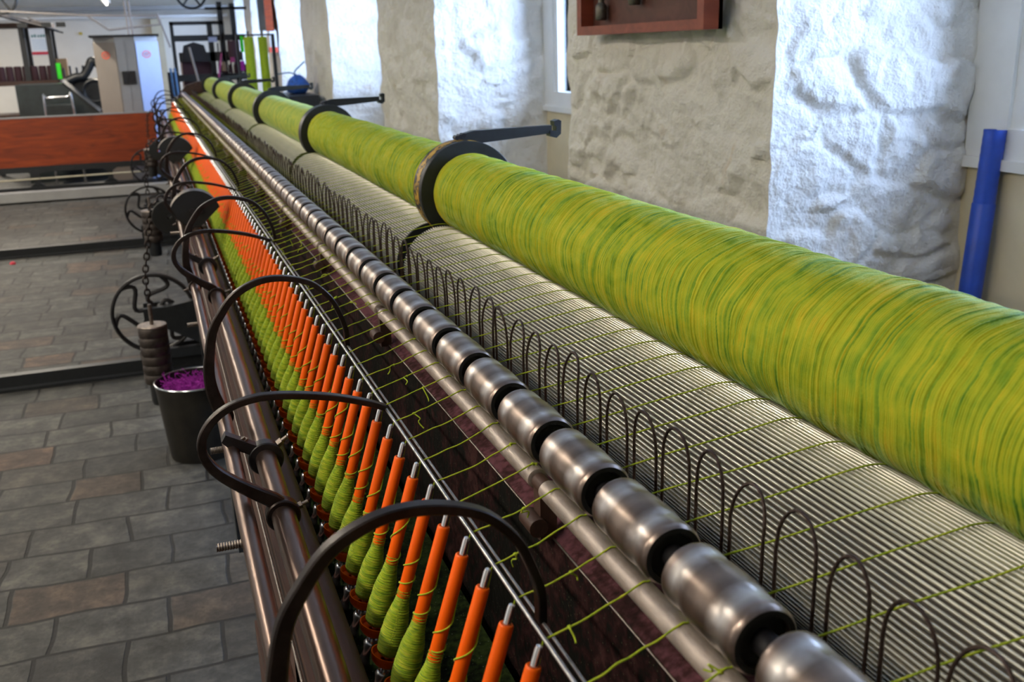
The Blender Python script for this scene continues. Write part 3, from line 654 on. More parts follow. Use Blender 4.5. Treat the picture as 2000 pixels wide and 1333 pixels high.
for i in range(I0, I1):
    y = Y0 + P * i; k = i - I0
    r = protos[k] if k < 4 else copy_thing(protos[k % 4])
    r.matrix_world = Matrix.Translation((BASE.x, y, BASE.z)) @ RT @ Matrix.Rotation(random.uniform(-PI * 0.55, PI * 0.55), 4, 'Z')
    if i < 0: lab = 'orange bobbin of green yarn at the camera end, below the bottom edge'
    elif i < 34: lab = 'orange bobbin of green yarn, %s in the row from the bottom edge' % ORD[i]
    elif i < 70: lab = 'orange and green bobbin in the middle of the row, before the black quadrant plate'
    else: lab = 'tiny blurred orange and green bobbin far down the row towards the cabinet'
    tag(r, lab, 'bobbin', 'orange bobbins in the long row on the carriage')

# ---- roller beam with lint covered boards
beam = thing('roller_beam', 'long dark lint-covered beam under the metal rollers, right of the bobbins', 'machine beam', (0.36, 5.0, 0))
MB().prism([(0.2945, H - 0.4286), (0.345, H - 0.405), (0.345, H - 0.425), (0.2985, H - 0.4450)], -0.4, YEND).build('sloping_board', M['lint_board'], beam)
MB().prism([(0.2945, H - 0.4286), (0.2990, H - 0.4440), (0.292, H - 0.70), (0.281, H - 0.70)], -0.4, YEND).build('front_board', M['lint_face'], beam, smooth=False)
MB().cyl((0.294, -0.4, H - 0.4285), (0.294, YEND, H - 0.4285), 0.0009, 6).build('edge_wire', M['bolt'], beam)
MB().prism([(0.295, H - 0.47), (0.40, H - 0.47), (0.40, H - 0.70), (0.295, H - 0.70)], -0.4, YEND).build('beam_core', M['iron_paint'], beam, smooth=False)
for y in (0.4, 1.9, 3.5, 5.1, 6.75, 8.4, 9.9):
    MB().box(0.30, 0.62, y - 0.02, y + 0.02, 0.0, H - 0.70).build('stand', M['iron_paint'], beam, smooth=False)
    MB().prism([(0.40, H - 0.47), (0.62, H - 0.62), (0.62, H - 0.70), (0.40, H - 0.70)], y - 0.02, y + 0.02).build('drum_bracket', M['iron_paint'], beam, smooth=False)

# front (bottom) roller: pale steel tube in lengths with dark journals
fr = thing('front_roller', 'thin pale steel roller spotted with lint, running below the large banded rollers', 'machine roller', (PC[0], 5.0, H + PC[1]))
jy = [-0.1, 0.30, 0.745, 1.40, 1.95, 2.5, 3.1, 3.7, 4.3, 4.9, 5.5, 6.1, 6.7, 7.3, 7.9, 8.5, 9.1, 9.7]
for a, b in zip(jy[:-1], jy[1:]):
    m = MB(); pr = []; L = b - a - 0.026; n = max(8, int(L / 0.02))
    for j in range(n + 1):
        s = j / n; pr.append((PR * (1 + 0.02 * noise.noise(Vector((a * 7 + s * L * 25, 0, 0)))), s * L))
    m.lathe([(PR * 0.7, -0.001)] + pr + [(PR * 0.7, L + 0.001)], 24, Matrix.Translation((PC[0], a + 0.013, H + PC[1])) @ Matrix.Rotation(-PI / 2, 4, 'X'))
    m.build('roller_length', M['pipe'], fr)
jr = MB()
jr.cyl((PC[0], -0.1, H + PC[1]), (PC[0], 9.7, H + PC[1]), PR * 0.62, 12); jr.build('roller_core', M['tool'], fr)
for b in jy[1:-1]:
    m = MB(); m.box(PC[0] - 0.006, PC[0] + 0.010, b - 0.008, b + 0.008, H - 0.43, H + PC[1] - 0.004); m.cyl((PC[0], b - 0.009, H + PC[1]), (PC[0], b + 0.009, H + PC[1]), PR * 0.8, 16)
    m.cyl((PC[0] - 0.010, b - 0.014, H - 0.413), (PC[0] - 0.010, b + 0.014, H - 0.413), 0.009, 16)
    m.build('bearing_bracket', M['wood_dark'], beam)

# top roller: steel bosses in pairs of ends
tr = thing('banded_roller', 'long line of shiny grey-brown steel roller bosses separated by black gaps', 'machine roller', (BC[0], 5.0, H + BC[1]))
MB().cyl((BC[0], -0.3, H + BC[1]), (BC[0], YEND, H + BC[1]), 0.0085, 16).build('roller_arbor', M['iron'], tr)
bm = MB(); Lb = 0.088; pr = []
for j in range(45):
    s = -Lb / 2 + Lb * j / 44; u = abs(s) / (Lb / 2)
    r = BR - 0.0022 * max(0, (u - 0.90) / 0.10) ** 2
    r -= 0.00075 * math.exp(-((abs(s) - 0.0235) / 0.006) ** 2)     # shallow tracks worn by the yarn
    r += 0.0003 * math.cos(s * 90)
    pr.append((r, s))
pr = [(0.0085, -Lb / 2 + 0.004), (0.016, -Lb / 2 + 0.004), (0.0175, -Lb / 2)] + pr + [(0.0175, Lb / 2), (0.016, Lb / 2 - 0.004), (0.0085, Lb / 2 - 0.004)]
bm.lathe(pr, 48, Matrix.Rotation(-PI / 2, 4, 'X'), cap=False)
o0 = None; yb = 0.617 - 0.044 - 0.11 * 7
k = 0
while yb < YEND - 0.1 and k < 97:
    if yb > -0.2:
        if o0 is None: o0 = bm.build('roller_boss', M['boss'], None); o = o0
        else: o = o0.copy(); COL.objects.link(o)
        if k == 0:
            o0.data.materials.append(M['black_void'])  # shade between the bosses is coloured onto their end faces as black
            for pl_ in o0.data.polygons:
                if abs(pl_.normal.y) > 0.8 or math.hypot(pl_.center.x, pl_.center.z) < 0.0165: pl_.material_index = 1
        o.parent = tr; o.location = Vector((BC[0], yb, H + BC[1])) - tr.location; o.rotation_euler = (0, random.uniform(0, 6.28), 0); k += 1
    yb += 0.11
# the large end plate at the far end of the machine
ep = thing('end_casting', 'dark rounded iron end frame closing the far end of the green rolls', 'machine frame', (0.45, 10.2, 0))
pl = [(0.20, H - 1.3), (0.20, H - 0.56), (0.26, H - 0.36), (0.34, H - 0.27), (0.46, H - 0.235), (0.60, H - 0.26), (0.72, H - 0.42), (0.72, H - 1.3)]
MB().prism(pl, 10.12, 10.22).build('plate', M['wood_dark'], ep)
MB().cyl((0.42, 10.05, H - 0.36), (0.42, 10.12, H - 0.36), 0.03, 20).build('bearing', M['iron'], ep)

# ---- fluted surface drum
drum = thing('fluted_drum', 'long fluted silvery drum in lengths, turning under the green yarn rolls', 'machine drum', (DC[0], 5.0, H + DC[1]))
MB().cyl((DC[0], -0.2, H + DC[1]), (DC[0], YEND, H + DC[1]), 0.03, 20).build('drum_shaft', M['iron'], drum)
NF = 106
def drum_len(y0, y1, far):
    m = MB(); poly = []; g = MB()
    for k in range(NF):
        a = 2 * PI * k / NF; w = 2 * PI / NF
        jit = 0.0002 * math.sin(k * 5.3)
        for (da, r) in ((0.0, DR - 0.0030), (0.06, DR - 0.0006 + jit), (0.28, DR + jit), (0.50, DR - 0.0006 + jit), (0.56, DR - 0.0030)):
            poly.append((DC[0] + r * math.cos(a + da * w), H + DC[1] + r * math.sin(a + da * w)))
    n = len(poly); vs = [(x, y0, z) for x, z in poly] + [(x, y1, z) for x, z in poly]; fs = []
    for i in range(n):
        j = (i + 1) % n
        if i % 5 != 4: fs.append((i, i + n, j + n, j))
    m.add(vs, fs); d = m.build('drum_length', M['drum'], drum, ang=70)
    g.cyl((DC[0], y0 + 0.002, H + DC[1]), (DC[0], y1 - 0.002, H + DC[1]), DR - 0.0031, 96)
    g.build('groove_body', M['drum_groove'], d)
    for yy in (y0, y1): ringY(DC[0], yy - 0.002, yy + 0.003, H + DC[1], 0.03, DR - 0.001, 64).build('end_ring', M['iron_paint'], d)
for k in range(len(SEG) - 1):
    drum_len(SEG[k] + 0.028, SEG[k + 1] - 0.030, k)

# ---- big green yarn rolls
def roll(y0, y1, idx):
    labs = ['largest green yarn roll in the foreground, running out of the photo at the right', 'green yarn roll just beyond the yellow-rimmed flange', 'third green yarn roll from the camera, between two black flanges', 'fourth green yarn roll from the camera', 'fifth green yarn roll from the camera, short and blurred', 'farthest green yarn roll at the end of the machine']
    t = thing('yarn_roll', labs[idx], 'yarn roll', (RC[0], (y0 + y1) / 2, H + RC[1]), 'green yarn rolls lying on the fluted drum')
    hi = idx < 2
    ny = int((y1 - y0) / (0.00055 if idx == 0 else (0.0007 if idx == 1 else 0.012))); nt_ = (120 if idx == 0 else 80) if hi else 64
    ya, yb_ = y0 + 0.052, y1 - 0.008
    ycoarse = np.linspace(ya, yb_, 260); th = np.arange(nt_) * 2 * PI / nt_
    lump = np.array([[0.0016 * noise.noise(Vector((y * 9, math.cos(a) * 0.9, math.sin(a) * 0.9))) + 0.0012 * noise.noise(Vector((y * 55, math.cos(a) * 1.6, math.sin(a) * 1.6 + 3))) for a in th] for y in ycoarse])
    wrp = np.array([[0.011 * noise.noise(Vector((y * 4, math.cos(a) * 1.3 + 7, math.sin(a) * 1.3))) + 0.005 * noise.noise(Vector((y * 16, math.cos(a) * 2.2 + 7, math.sin(a) * 2.2))) + 0.0016 * noise.noise(Vector((y * 90, math.cos(a) * 4, math.sin(a) * 4))) for a in th] for y in ycoarse])
    yy = np.linspace(ya, yb_, ny + 1)
    LU = np.stack([np.interp(yy, ycoarse, lump[:, k]) for k in range(nt_)], 1); WP = np.stack([np.interp(yy, ycoarse, wrp[:, k]) for k in range(nt_)], 1)
    YG = yy[:, None] + WP + 0.05 * RR * np.sin(th)[None, :]
    rg = np.random.RandomState(5 + idx); NS = 4096
    pitch = 0.0023; ph = YG / pitch + 40; sid = np.floor(ph).astype(int); fr_ = ph - sid
    hgt = rg.rand(NS) ** 1.2; rise = 1 - (2 * np.abs(fr_ - 0.5)) ** 2.4
    tonebase = rg.rand(NS); freq = rg.randint(1, 4, NS); phs = rg.rand(NS) * 6.28
    tone = 0.62 * tonebase[sid % NS] + 0.38 * (0.5 + 0.5 * np.sin(freq[sid % NS] * th[None, :] + phs[sid % NS]))
    endr = -0.004 * np.maximum(0, 1 - np.minimum(yy - ya, yb_ - yy) / 0.01)
    R_ = RR - 0.0012 + LU + endr[:, None]
    if hi: R_ = R_ + rise * 0.0017 * (0.35 + 0.65 * hgt[sid % NS]) + 0.0006 * (hgt[sid % NS] > 0.88)
    X_ = RC[0] + R_ * np.cos(th)[None, :]; Z_ = H + RC[1] + R_ * np.sin(th)[None, :]; Y_ = np.repeat(yy[:, None], nt_, 1)
    org = parent_origin(t)
    co = np.stack([X_ - org.x, Y_ - org.y, Z_ - org.z], 2).reshape(-1, 3)
    jj, kk_ = np.meshgrid(np.arange(ny), np.arange(nt_), indexing='ij'); k2 = (kk_ + 1) % nt_
    F = np.stack([jj * nt_ + kk_, (jj + 1) * nt_ + kk_, (jj + 1) * nt_ + k2, jj * nt_ + k2], 2).reshape(-1, 4)
    me = bpy.data.meshes.new('wound_yarn'); me.vertices.add(len(co)); me.vertices.foreach_set('co', co.astype(np.float32).ravel())
    me.loops.add(F.size); me.loops.foreach_set('vertex_index', F.ravel().astype(np.int32)); me.polygons.add(len(F)); me.polygons.foreach_set('loop_start', (np.arange(len(F)) * 4).astype(np.int32))
    me.update(calc_edges=True); me.validate(); me.polygons.foreach_set('use_smooth', [True] * len(me.polygons))
    at = me.attributes.new('tone', 'FLOAT', 'POINT'); at.data.foreach_set('value', tone.astype(np.float32).ravel())
    me.materials.append(M['roll_yarn']); o = bpy.data.objects.new('wound_yarn', me); COL.objects.link(o); o.parent = t
    FR = 0.1000
    f = ringY(RC[0], y0, y0 + 0.052, H + RC[1], 0.012, FR - 0.0006, 96).build('flange', M['iron_paint'], t)
    if idx == 1: ringY(RC[0], y0 + 0.010, y0 + 0.043, H + RC[1], FR - 0.004, FR, 96).build('flange_rim', M['rim'], f)['label'] = 'rim with chipped yellow paint'
    ringY(RC[0], y1 - 0.009, y1 - 0.001, H + RC[1], 0.012, FR, 96).build('flange', M['iron_paint'], t)
    MB().cyl((RC[0], y0 - 0.0015, H + RC[1]), (RC[0], y1 - 0.0005, H + RC[1]), 0.012, 16).build('core_spindle', M['tool'], t)
for k in range(len(SEG) - 1): roll(SEG[k] + 0.004, SEG[k + 1] + 0.004, k)
# arms that carry the spare rolls, one behind each flange
names = ['nearest black iron arm with upturned end, pointing right from the yellow-rimmed flange', 'second black iron arm pointing right, behind the second flange', 'third black iron arm pointing right, against the blurred white wall', 'fourth black iron arm pointing right, far down the machine', 'fifth and farthest black iron arm pointing right']
for k, y in enumerate(SEG[1:6]):
    y = y + 0.030
    t = thing('creel_bracket', names[k], 'machine arm', (0.70, y, 0), 'black arms behind the yarn roll flanges')
    arm = MB().prism([(0.575, H - 0.166), (0.60, H - 0.160), (0.770, H - 0.158), (0.770, H - 0.174), (0.66, H - 0.182), (0.60, H - 0.186), (0.575, H - 0.182)], y - 0.006, y + 0.012)
    arm.prism([(0.765, H - 0.180), (0.779, H - 0.184), (0.789, H - 0.176), (0.790, H - 0.150), (0.784, H - 0.147), (0.774, H - 0.150), (0.775, H - 0.160), (0.779, H - 0.160), (0.779, H - 0.170), (0.765, H - 0.168)], y - 0.008, y + 0.014)
    arm.build('arm', M['iron_paint'], t)
    MB().prism([(0.60, H - 0.17), (0.615, H - 0.20), (0.71, H - 0.30), (0.73, H - 0.60), (0.73, H - 1.3), (0.69, H - 1.3), (0.69, H - 0.60), (0.675, H - 0.33), (0.585, H - 0.19)], y - 0.004, y + 0.010).build('post', M['iron_paint'], t)
    m = MB(); 
    for q in range(3): m.cyl((0.566 + q * 0.007, y - 0.007, H - 0.172 + 0.002 * q), (0.566 + q * 0.007, y + 0.012, H - 0.172 + 0.002 * q), 0.0045, 12)
    m.build('pivot_bolts', M['iron'], t)

# ---- comb of wire loops between drum and rollers
comb = thing('guide_comb', 'row of thin brown wire loops standing between the banded rollers and the fluted drum', 'wire comb', (0.372, 5.0, H - 0.42))
MB().box(0.365, 0.380, -0.3, YEND, H - 0.43, H - 0.415).build('comb_rail', M['wood_dark'], comb, smooth=False)
def loop_pts(c, wdt, lean, top, sx):
    pts = []; h = wdt / 2
    for z in (-0.42, -0.40, -0.38, -0.36, -0.345): pts.append((0.374, c - h - 0.0006 * (z + .42) * 10, H + z))
    for q in range(1, 12):
        a = PI - PI * q / 12; pts.append((0.374 + lean * math.sin(a), c + h * 1.0 * math.cos(a), H + top - 0.030 + 0.030 * math.sin(a)))
    for z in (-0.345, -0.36, -0.38, -0.40, -0.42): pts.append((0.374, c + h + 0.0006 * (z + .42) * 10, H + z))
    return pts
restl = MB()
for i in range(I0, I1):
    y = Y0 + P * i + 0.015; k = i - I0
    w = 0.041 + random.uniform(-0.004, 0.004); top = -0.309 + random.uniform(-0.004, 0.004)
    m = MB() if k < 98 else restl
    m.tube(loop_pts(y + random.uniform(-0.003, 0.003), w, random.uniform(-0.004, 0.006), top, 0), 0.00145, 6)
    if k < 98: m.build('wire_loop', M['rust_wire'], comb)
tag(restl.build('wire_loop', M['rust_wire'], comb), kind='stuff')

# ---- yarn ends: roll -> drum -> comb -> nip of the rollers -> wires -> bobbin
spin_dir = Vector((math.sin(TILT), 0, math.cos(TILT))); ax1 = Vector((math.cos(TILT), 0, -math.sin(TILT))); ax2 = Vector((0, 1, 0))
def yarn_path(i, rnd):
    yt = Y0 + P * i; pts = []
    yd = yt - 0.003 + rnd.uniform(-0.004, 0.004); yp = yt + 0.012 + rnd.uniform(-0.002, 0.002)
    a0, a1 = 62, 98
    for q in range(7):
        a = math.radians(a0 + (a1 - a0) * q / 6); r = DR + 0.0009
        pts.append((DC[0] + r * math.cos(a), yd, H + DC[1] + r * math.sin(a)))
    A = Vector(pts[-1]); Bn = Vector((0.3000, yp, H - 0.3655))
    for q in range(1, 9):
        s = q / 8; p = A.lerp(Bn, s); p.y += 0.0008 * math.sin(s * 9 + i); pts.append(tuple(p))
    r = PR + 0.0007
    for a in (75, 90, 105): pts.append((PC[0] + r * math.cos(math.radians(a)), yp, H + PC[1] + r * math.sin(math.radians(a))))
    w = Vector((0.2063, yt + 0.002 + rnd.uniform(-0.002, 0.002), H - 0.3890))
    A = Vector(pts[-1]); sag = rnd.uniform(0.0, 0.0035)
    for q in range(1, 9):
        s = q / 8; p = A.lerp(w, s); p.z -= sag * math.sin(s * PI); p += Vector((0, noise.noise(Vector((s * 9, i * 3.1, 0))) * 0.0016, noise.noise(Vector((s * 9, i * 3.1, 5))) * 0.0010)); pts.append(tuple(p))
    # on to the tube and round it down to the cop
    B0 = Vector((BASE.x, yt, BASE.z)); hz = 0.118 + rnd.uniform(-0.018, 0.014); z_end = 0.078; turns = rnd.uniform(1.3, 2.0); th0 = rnd.uniform(-0.9, -0.2); R = 0.0067
    n = int(turns * 20)
    for q in range(n + 1):
        s = q / n; th = th0 - turns * 2 * PI * s; z = hz + (z_end - hz) * (1 - (1 - s) ** 1.6)
        pts.append(tuple(B0 + spin_dir * z + ax1 * (R * math.cos(th)) + ax2 * (R * math.sin(th))))
    return pts
lab_far = 'faint green yarn end in the far blurred part of the machine'
for i in range(I0, I1):
    rnd = random.Random(100 + i); pts = yarn_path(i, rnd); near = i < 40
    m = MB()
    if near: pts = [tuple(p) for p in catmull(pts[:26], 3)] + pts[26:]
    rad = [0.00078 * (1 + (0.28 * noise.noise(Vector((q * 0.9, i, 0))) if near else 0)) for q in range(len(pts))]
    m.tube(pts, rad, 6 if near else 4, cap=True)
    if near and rnd.random() < 0.62:                     # snarls and loose tails on the end
        for _ in range(rnd.choice((1, 1, 2))):
            q = rnd.randint(46, min(len(pts) - 30, 74)); c = Vector(pts[q]); t = []
            d = Vector((rnd.uniform(-1, 1), rnd.uniform(-1, 1), rnd.uniform(-0.9, 0.4))).normalized(); L = rnd.uniform(0.006, 0.016)
            e = Vector((rnd.uniform(-1, 1), rnd.uniform(-1, 1), rnd.uniform(-1, 1)))
            for s in range(9): t.append(tuple(c + d * L * s / 8 + e * 0.0035 * math.sin(s * 0.75) + Vector((0, 0, -0.00012 * s * s))))
            m.tube(t, 0.0007, 5)
            m.tube([tuple(c + Vector((0.0012 * math.cos(a) , 0.0014 * math.sin(a), 0.0008 * math.sin(2 * a)))) for a in [0.7 * s for s in range(14)]], 0.0007, 5)
    o = m.build('yarn_thread', M['thread'], None, origin=(0.3, Y0 + P * i, H - 0.37))
    if i < -3: lab = 'green yarn end crossing the near end of the fluted drum at the lower right'
    elif i < 0: lab = 'green yarn end over the fluted drum and front roller, %s before the nearest visible bobbin' % ORD[-i - 1]
    elif i < 34: lab = 'green yarn end running to the bobbin %s from the bottom edge' % ORD[i]
    else: lab = lab_far
    tag(o, lab, 'yarn', 'green yarn ends between the rolls and the bobbins')
# a few short green tails lying over the board
# ---- rails on the floor
for y, nm in ((1.2, 'below the bottom edge'), (4.3, 'nearest one crossing the paving'), (7.4, 'second from the camera'), (10.5, 'farthest, under the red wooden panel')):
    m = MB().prism([(-3.9, 0.0), (0.25, 0.0), (0.25, 0.06), (-3.9, 0.06)], y - 0.022, y + 0.022)
    m.box(-3.9, 0.25, y - 0.055, y + 0.055, 0, 0.012)
    tag(m.build('floor_rail', M['iron_paint'], smooth=False), 'low black iron rail on the stone floor, ' + nm, 'rail', 'carriage rails on the floor')

# ---- hanging chain weights
def chain_weight(x, y, ztop, zw, label, px, pz, n_disc):
    t = thing('chain_weight', label, 'weight', (x, y, H + zw - 0.34), 'iron chain weights hanging from the carriage')
    m = MB(); pts = [(px - 0.045 + 0.045, y, H + pz + 0.061), (px - 0.04, y, H + pz + 0.045), (x + 0.004, y, H + pz)]
    L = ztop - zw; nl = int(L / 0.02)
    path = []
    for q in range(7):
        a = math.radians(60 + 120 * q / 6); path.append(Vector((px + 0.061 * math.cos(a), y, H + pz + 0.061 * math.sin(a))))
    zz = H + pz - 0.019
    xs = px - 0.061
    while zz > H + zw:
        s = (H + pz - zz) / (pz - zw); path.append(Vector((xs + (x - xs) * min(1, s * 1.5), y, zz))); zz -= 0.0205
    for q, p in enumerate(path[:-1]):
        d = (path[q + 1] - p); c = (path[q + 1] + p) / 2; d.normalize()
        side = Vector((0, 1, 0)) if q % 2 else d.cross(Vector((0, 1, 0))); ring = []
        for k in range(10):
            a = 2 * PI * k / 10; ring.append(tuple(c + d * 0.0140 * math.cos(a) + side * 0.0085 * math.sin(a)))
        m.tube(ring, 0.0029, 6, closed=True)
    m.build('chain', M['sickle'], t)
    MB().cyl((x, y, H + zw), (x, y, H + zw - 0.07), 0.0065, 12).build('rod', M['bolt'], t)
    z = H + zw - 0.07
    for q in range(n_disc):
        r = 0.048; h = 0.007 if q == 0 else 0.033
        MB().lathe([(0.003, 0), (r - 0.002, 0), (r, 0.003), (r, h - 0.003), (r - 0.002, h - 0.0005), (0.003, h - 0.0005)], 36, Matrix.Translation((x, y, z - h))).build('weight_disc', M['weight_iron'] if q else M['pipe'], t)
        z -= h
    MB().lathe([(0.003, 0), (0.030, 0.006), (0.034, 0.02), (0.034, 0.085)], 28, Matrix.Translation((x, y, z - 0.085))).build('weight_cup', M['iron_paint'], t)
chain_weight(-0.09, 3.42, 0, -0.80, 'nearest chain weight: stacked iron discs on a long chain beside the purple wool bucket', 0.012, -0.505, 7)
chain_weight(-0.075, 5.6, 0, -0.72, 'chain weight hanging in front of the second spoked wheel', 0.010, -0.48, 6)
chain_weight(-0.05, 8.3, 0, -0.62, 'small far chain weight hanging before the red wooden panel', 0.02, -0.46, 5)
# ---- bucket with purple waste wool
bx, by = 0.022, 3.27
t = thing('bucket', 'dark metal bucket with pale rolled rim on the stone floor under the shafts', 'bucket', (bx, by, 0))
MB().lathe([(0.003, 0.004), (0.100, 0.004), (0.104, 0.0), (0.106, 0.004), (0.127, 0.262), (0.124, 0.262), (0.101, 0.010), (0.003, 0.010)], 48, Matrix.Translation((bx, by, 0)), cap=False).build('bucket_body', M['bucket'], t)
rp = [(bx + 0.127 * math.cos(a), by + 0.127 * math.sin(a), 0.264) for a in [2 * PI * k / 48 for k in range(48)]]
MB().tube(rp, 0.0035, 8, closed=True).build('rim', M['chrome'], t)['label'] = 'pale rolled steel rim'
MB().tube([(bx - 0.126 * math.cos(a), by - 0.13 * math.sin(a) * 0.35, 0.262 - 0.10 * math.sin(a)) for a in [PI * k / 16 for k in range(17)]], 0.002, 6).build('handle', M['chrome'], t)
w = MB(); rnd = random.Random(3)
base = [(0.003, 0.15)] + [(0.105 * q / 10, 0.206 + 0.010 * math.sin(q * 1.7)) for q in range(1, 10)] + [(0.114, 0.19)]
w.lathe(base, 36, Matrix.Translation((bx, by, 0)))
for _ in range(620):
    a = rnd.uniform(0, 2 * PI); r = 0.100 * math.sqrt(rnd.random()); c = Vector((bx + r * math.cos(a), by + r * math.sin(a), 0.226 + rnd.uniform(-0.004, 0.024))); p = []
    d = Vector((rnd.uniform(-1, 1), rnd.uniform(-1, 1), rnd.uniform(-0.3, 0.5))).normalized(); e = Vector((rnd.uniform(-1, 1), rnd.uniform(-1, 1), rnd.uniform(-1, 1))).normalized()
    for s in range(8):
        q = c + d * 0.006 * s + e * 0.008 * math.sin(s * rnd.uniform(0.5, 0.9))
        rr = math.hypot(q.x - bx, q.y - by)
        if rr > 0.112: q.x = bx + (q.x - bx) * 0.112 / rr; q.y = by + (q.y - by) * 0.112 / rr
        p.append(tuple(q))
    w.tube(p, 0.0010, 4)
o = w.build('waste_wool', M['purple'], None, origin=(bx, by, 0.15)); tag(o, 'tangled bright purple waste wool filling the dark bucket', 'wool', kind='stuff')

# ---- red wooden panel with cast iron frame under it
t = thing('wooden_screen', 'long red-brown varnished wooden panel standing across the room left of the machine', 'wooden panel', (-1.9, 10.75, 0))
MB().box(-3.9, 0.02, 10.72, 10.75, H - 1.00, H - 0.535).build('board', M['mahogany'], t, smooth=False)
MB().box(-3.9, 0.02, 10.715, 10.755, H - 0.535, H - 0.522).build('top_edge', M['grey_metal'], t, smooth=False)
fr_ = MB(); fr_.box(-3.9, 0.10, 10.70, 10.76, H - 1.055, H - 1.00); fr_.box(-3.9, 0.10, 10.66, 10.78, H - 1.225, H - 1.195)
for x in (-3.2, -2.5, -1.82, -1.15, -0.47, 0.05):
    fr_.prism([(x - 0.07, H - 1.055), (x - 0.025, H - 1.085), (x - 0.025, H - 1.165), (x - 0.07, H - 1.195), (x + 0.07, H - 1.195), (x + 0.025, H - 1.165), (x + 0.025, H - 1.085), (x + 0.07, H - 1.055)], 10.70, 10.76)
    fr_.box(x - 0.03, x + 0.03, 10.68, 10.78, 0, H - 1.22)
fr_.build('iron_frame', M['iron_paint'], t, smooth=False)
MB().cyl((-3.9, 10.60, H - 1.13), (0.1, 10.60, H - 1.10), 0.008, 8).build('pull_rope', M['pale_green_wall'], t)
tag(MB().box(-3.9, 0.20, 10.28, 10.42, 0.015, 0.10).build('steel_beam', M['grey_metal'], smooth=False), 'low grey steel beam lying on the floor before the red panel', 'beam')

# ---- things by the stone wall
t = thing('tool_case', 'shallow reddish wooden wall case hung on the cream stone pier', 'wall case', (XW - 0.04, 2.93, H + 0.03))
yA, yB_, zA, zB_ = 2.39, 3.23, H + 0.028, H + 0.62
xf, xb = XW - 0.088, XW - 0.030
MB().box(xb - 0.012, xb, yA, yB_, zA, zB_).build('back_board', M['case_back'], t, smooth=False)
f = MB(); f.box(xf, xb, yA, yB_, zA, zA + 0.028); f.box(xf, xb, yA, yB_, zB_ - 0.028, zB_); f.box(xf, xb, yA, yA + 0.035, zA + 0.028, zB_ - 0.028); f.box(xf, xb, yB_ - 0.035, yB_, zA + 0.028, zB_ - 0.028)
f.build('case_frame', M['case_wood'], t, smooth=False)
def tool(y, z0, label):
    t = thing('socket_tool', label, 'tool', (XW - 0.05, y, z0), 'socket tools hanging in the wooden wall case')
    x = XW - 0.066
    MB().lathe([(0.016, 0), (0.019, 0.004), (0.019, 0.045), (0.012, 0.055)], 20, Matrix.Translation((x, y, z0))).build('socket', M['tool'], t)
    MB().cyl((x, y, z0 + 0.05), (x, y, z0 + 0.33), 0.010, 14).build('stem', M['tool'], t)
    MB().cyl((x, y, z0 + 0.31), (xb - 0.008, y, z0 + 0.31), 0.004, 8).build('hanging_peg', M['bolt'], t)
tool(3.08, H + 0.073, 'left one of two dark steel socket tools in the red wall case')
tool(2.84, H + 0.110, 'right one of two dark steel socket tools in the red wall case')
t = thing('blue_tube', 'tall blue plastic tube leaning in the window recess at the right edge', 'tube', (2.03, 2.06, 0))
m = MB(); pr = []; L = 1.05; n = 150
for q in range(n + 1): pr.append((0.0285 + 0.0004 * math.sin(q * 1.9), L * q / n))
m.lathe([(0.024, 0)] + pr + [(0.024, L), (0.024, L - 0.05)], 32, Matrix.Translation((2.060, 2.06, 0.0)) @ Matrix.Rotation(math.radians(3.2), 4, 'Y'), cap=False); m.build('tube_body', M['blue'], t)
m = MB(); m.lathe([(0.0292, 0.0), (0.0308, 0.003), (0.0308, 0.60), (0.0292, 0.603)], 32, Matrix.Translation((2.060, 2.06, 0.25)) @ Matrix.Rotation(math.radians(3.2), 4, 'Y'), cap=False)
for v in range(len(m.v)): m.v[v] = (m.v[v][0] + 0.25 * math.sin(math.radians(3.2)), m.v[v][1], m.v[v][2])
m.build('outer_sleeve', M['blue'], t)

# ---- far room
t = thing('cabinet', 'tall grey metal cabinet with canted sides, double doors and two red stickers', 'cabinet', (-0.17, 11.3, 0))
zt = H + 0.205
plan = [(-0.475, 11.24), (-0.265, 11.02), (-0.075, 11.02), (0.145, 11.24), (0.145, 11.60), (-0.475, 11.60)]
def vslab(a, b, z0, z1, th):
    ax, ay = a; bx_, by_ = b; d = Vector((bx_ - ax, by_ - ay, 0)).normalized(); nn = Vector((d.y, -d.x, 0)) * th
    m = MB(); m.add([(ax, ay, z0), (bx_, by_, z0), (bx_ + nn.x, by_ + nn.y, z0), (ax + nn.x, ay + nn.y, z0), (ax, ay, z1), (bx_, by_, z1), (bx_ + nn.x, by_ + nn.y, z1), (ax + nn.x, ay + nn.y, z1)], [(0,1,2,3),(7,6,5,4),(0,4,5,1),(1,5,6,2),(2,6,7,3),(3,7,4,0)]); return m
core = MB(); n = len(plan); core.add([(x, y, 0) for x, y in plan] + [(x, y, zt) for x, y in plan], [tuple(range(n - 1, -1, -1)), tuple(range(n, 2 * n))] + [(i, (i + 1) % n, n + (i + 1) % n, n + i) for i in range(n)])
core.build('cabinet_body', M['grey_metal'], t, smooth=False)
vslab(plan[0], plan[1], 0.02, zt - 0.05, 0.008).build('side_panel', M['grey_brown'], t, smooth=False)['label'] = 'left side panel with warm shade in its colour'  # darker warm shade of the left-facing side is put into the colour
vslab(plan[2], plan[3], 0.02, zt - 0.05, 0.008).build('side_panel', M['lilac'], t, smooth=False)['label'] = 'right side panel with blue window light in its colour'  # blue daylight on the window-facing side is painted in
for (a, b) in ((-0.260, -0.172), (-0.168, -0.080)):
    d = MB().box(a, b, 11.005, 11.02, 0.03, zt - 0.05).build('door', M['grey_metal'], t, smooth=False)
    s = 1 if a < -0.2 else -1; c = -0.170 - s * 0.033
    MB().box(c - 0.030, c + 0.030, 10.985, 11.005, H - 0.26, H - 0.13).build('handle', M['black_plastic'], d, smooth=False)
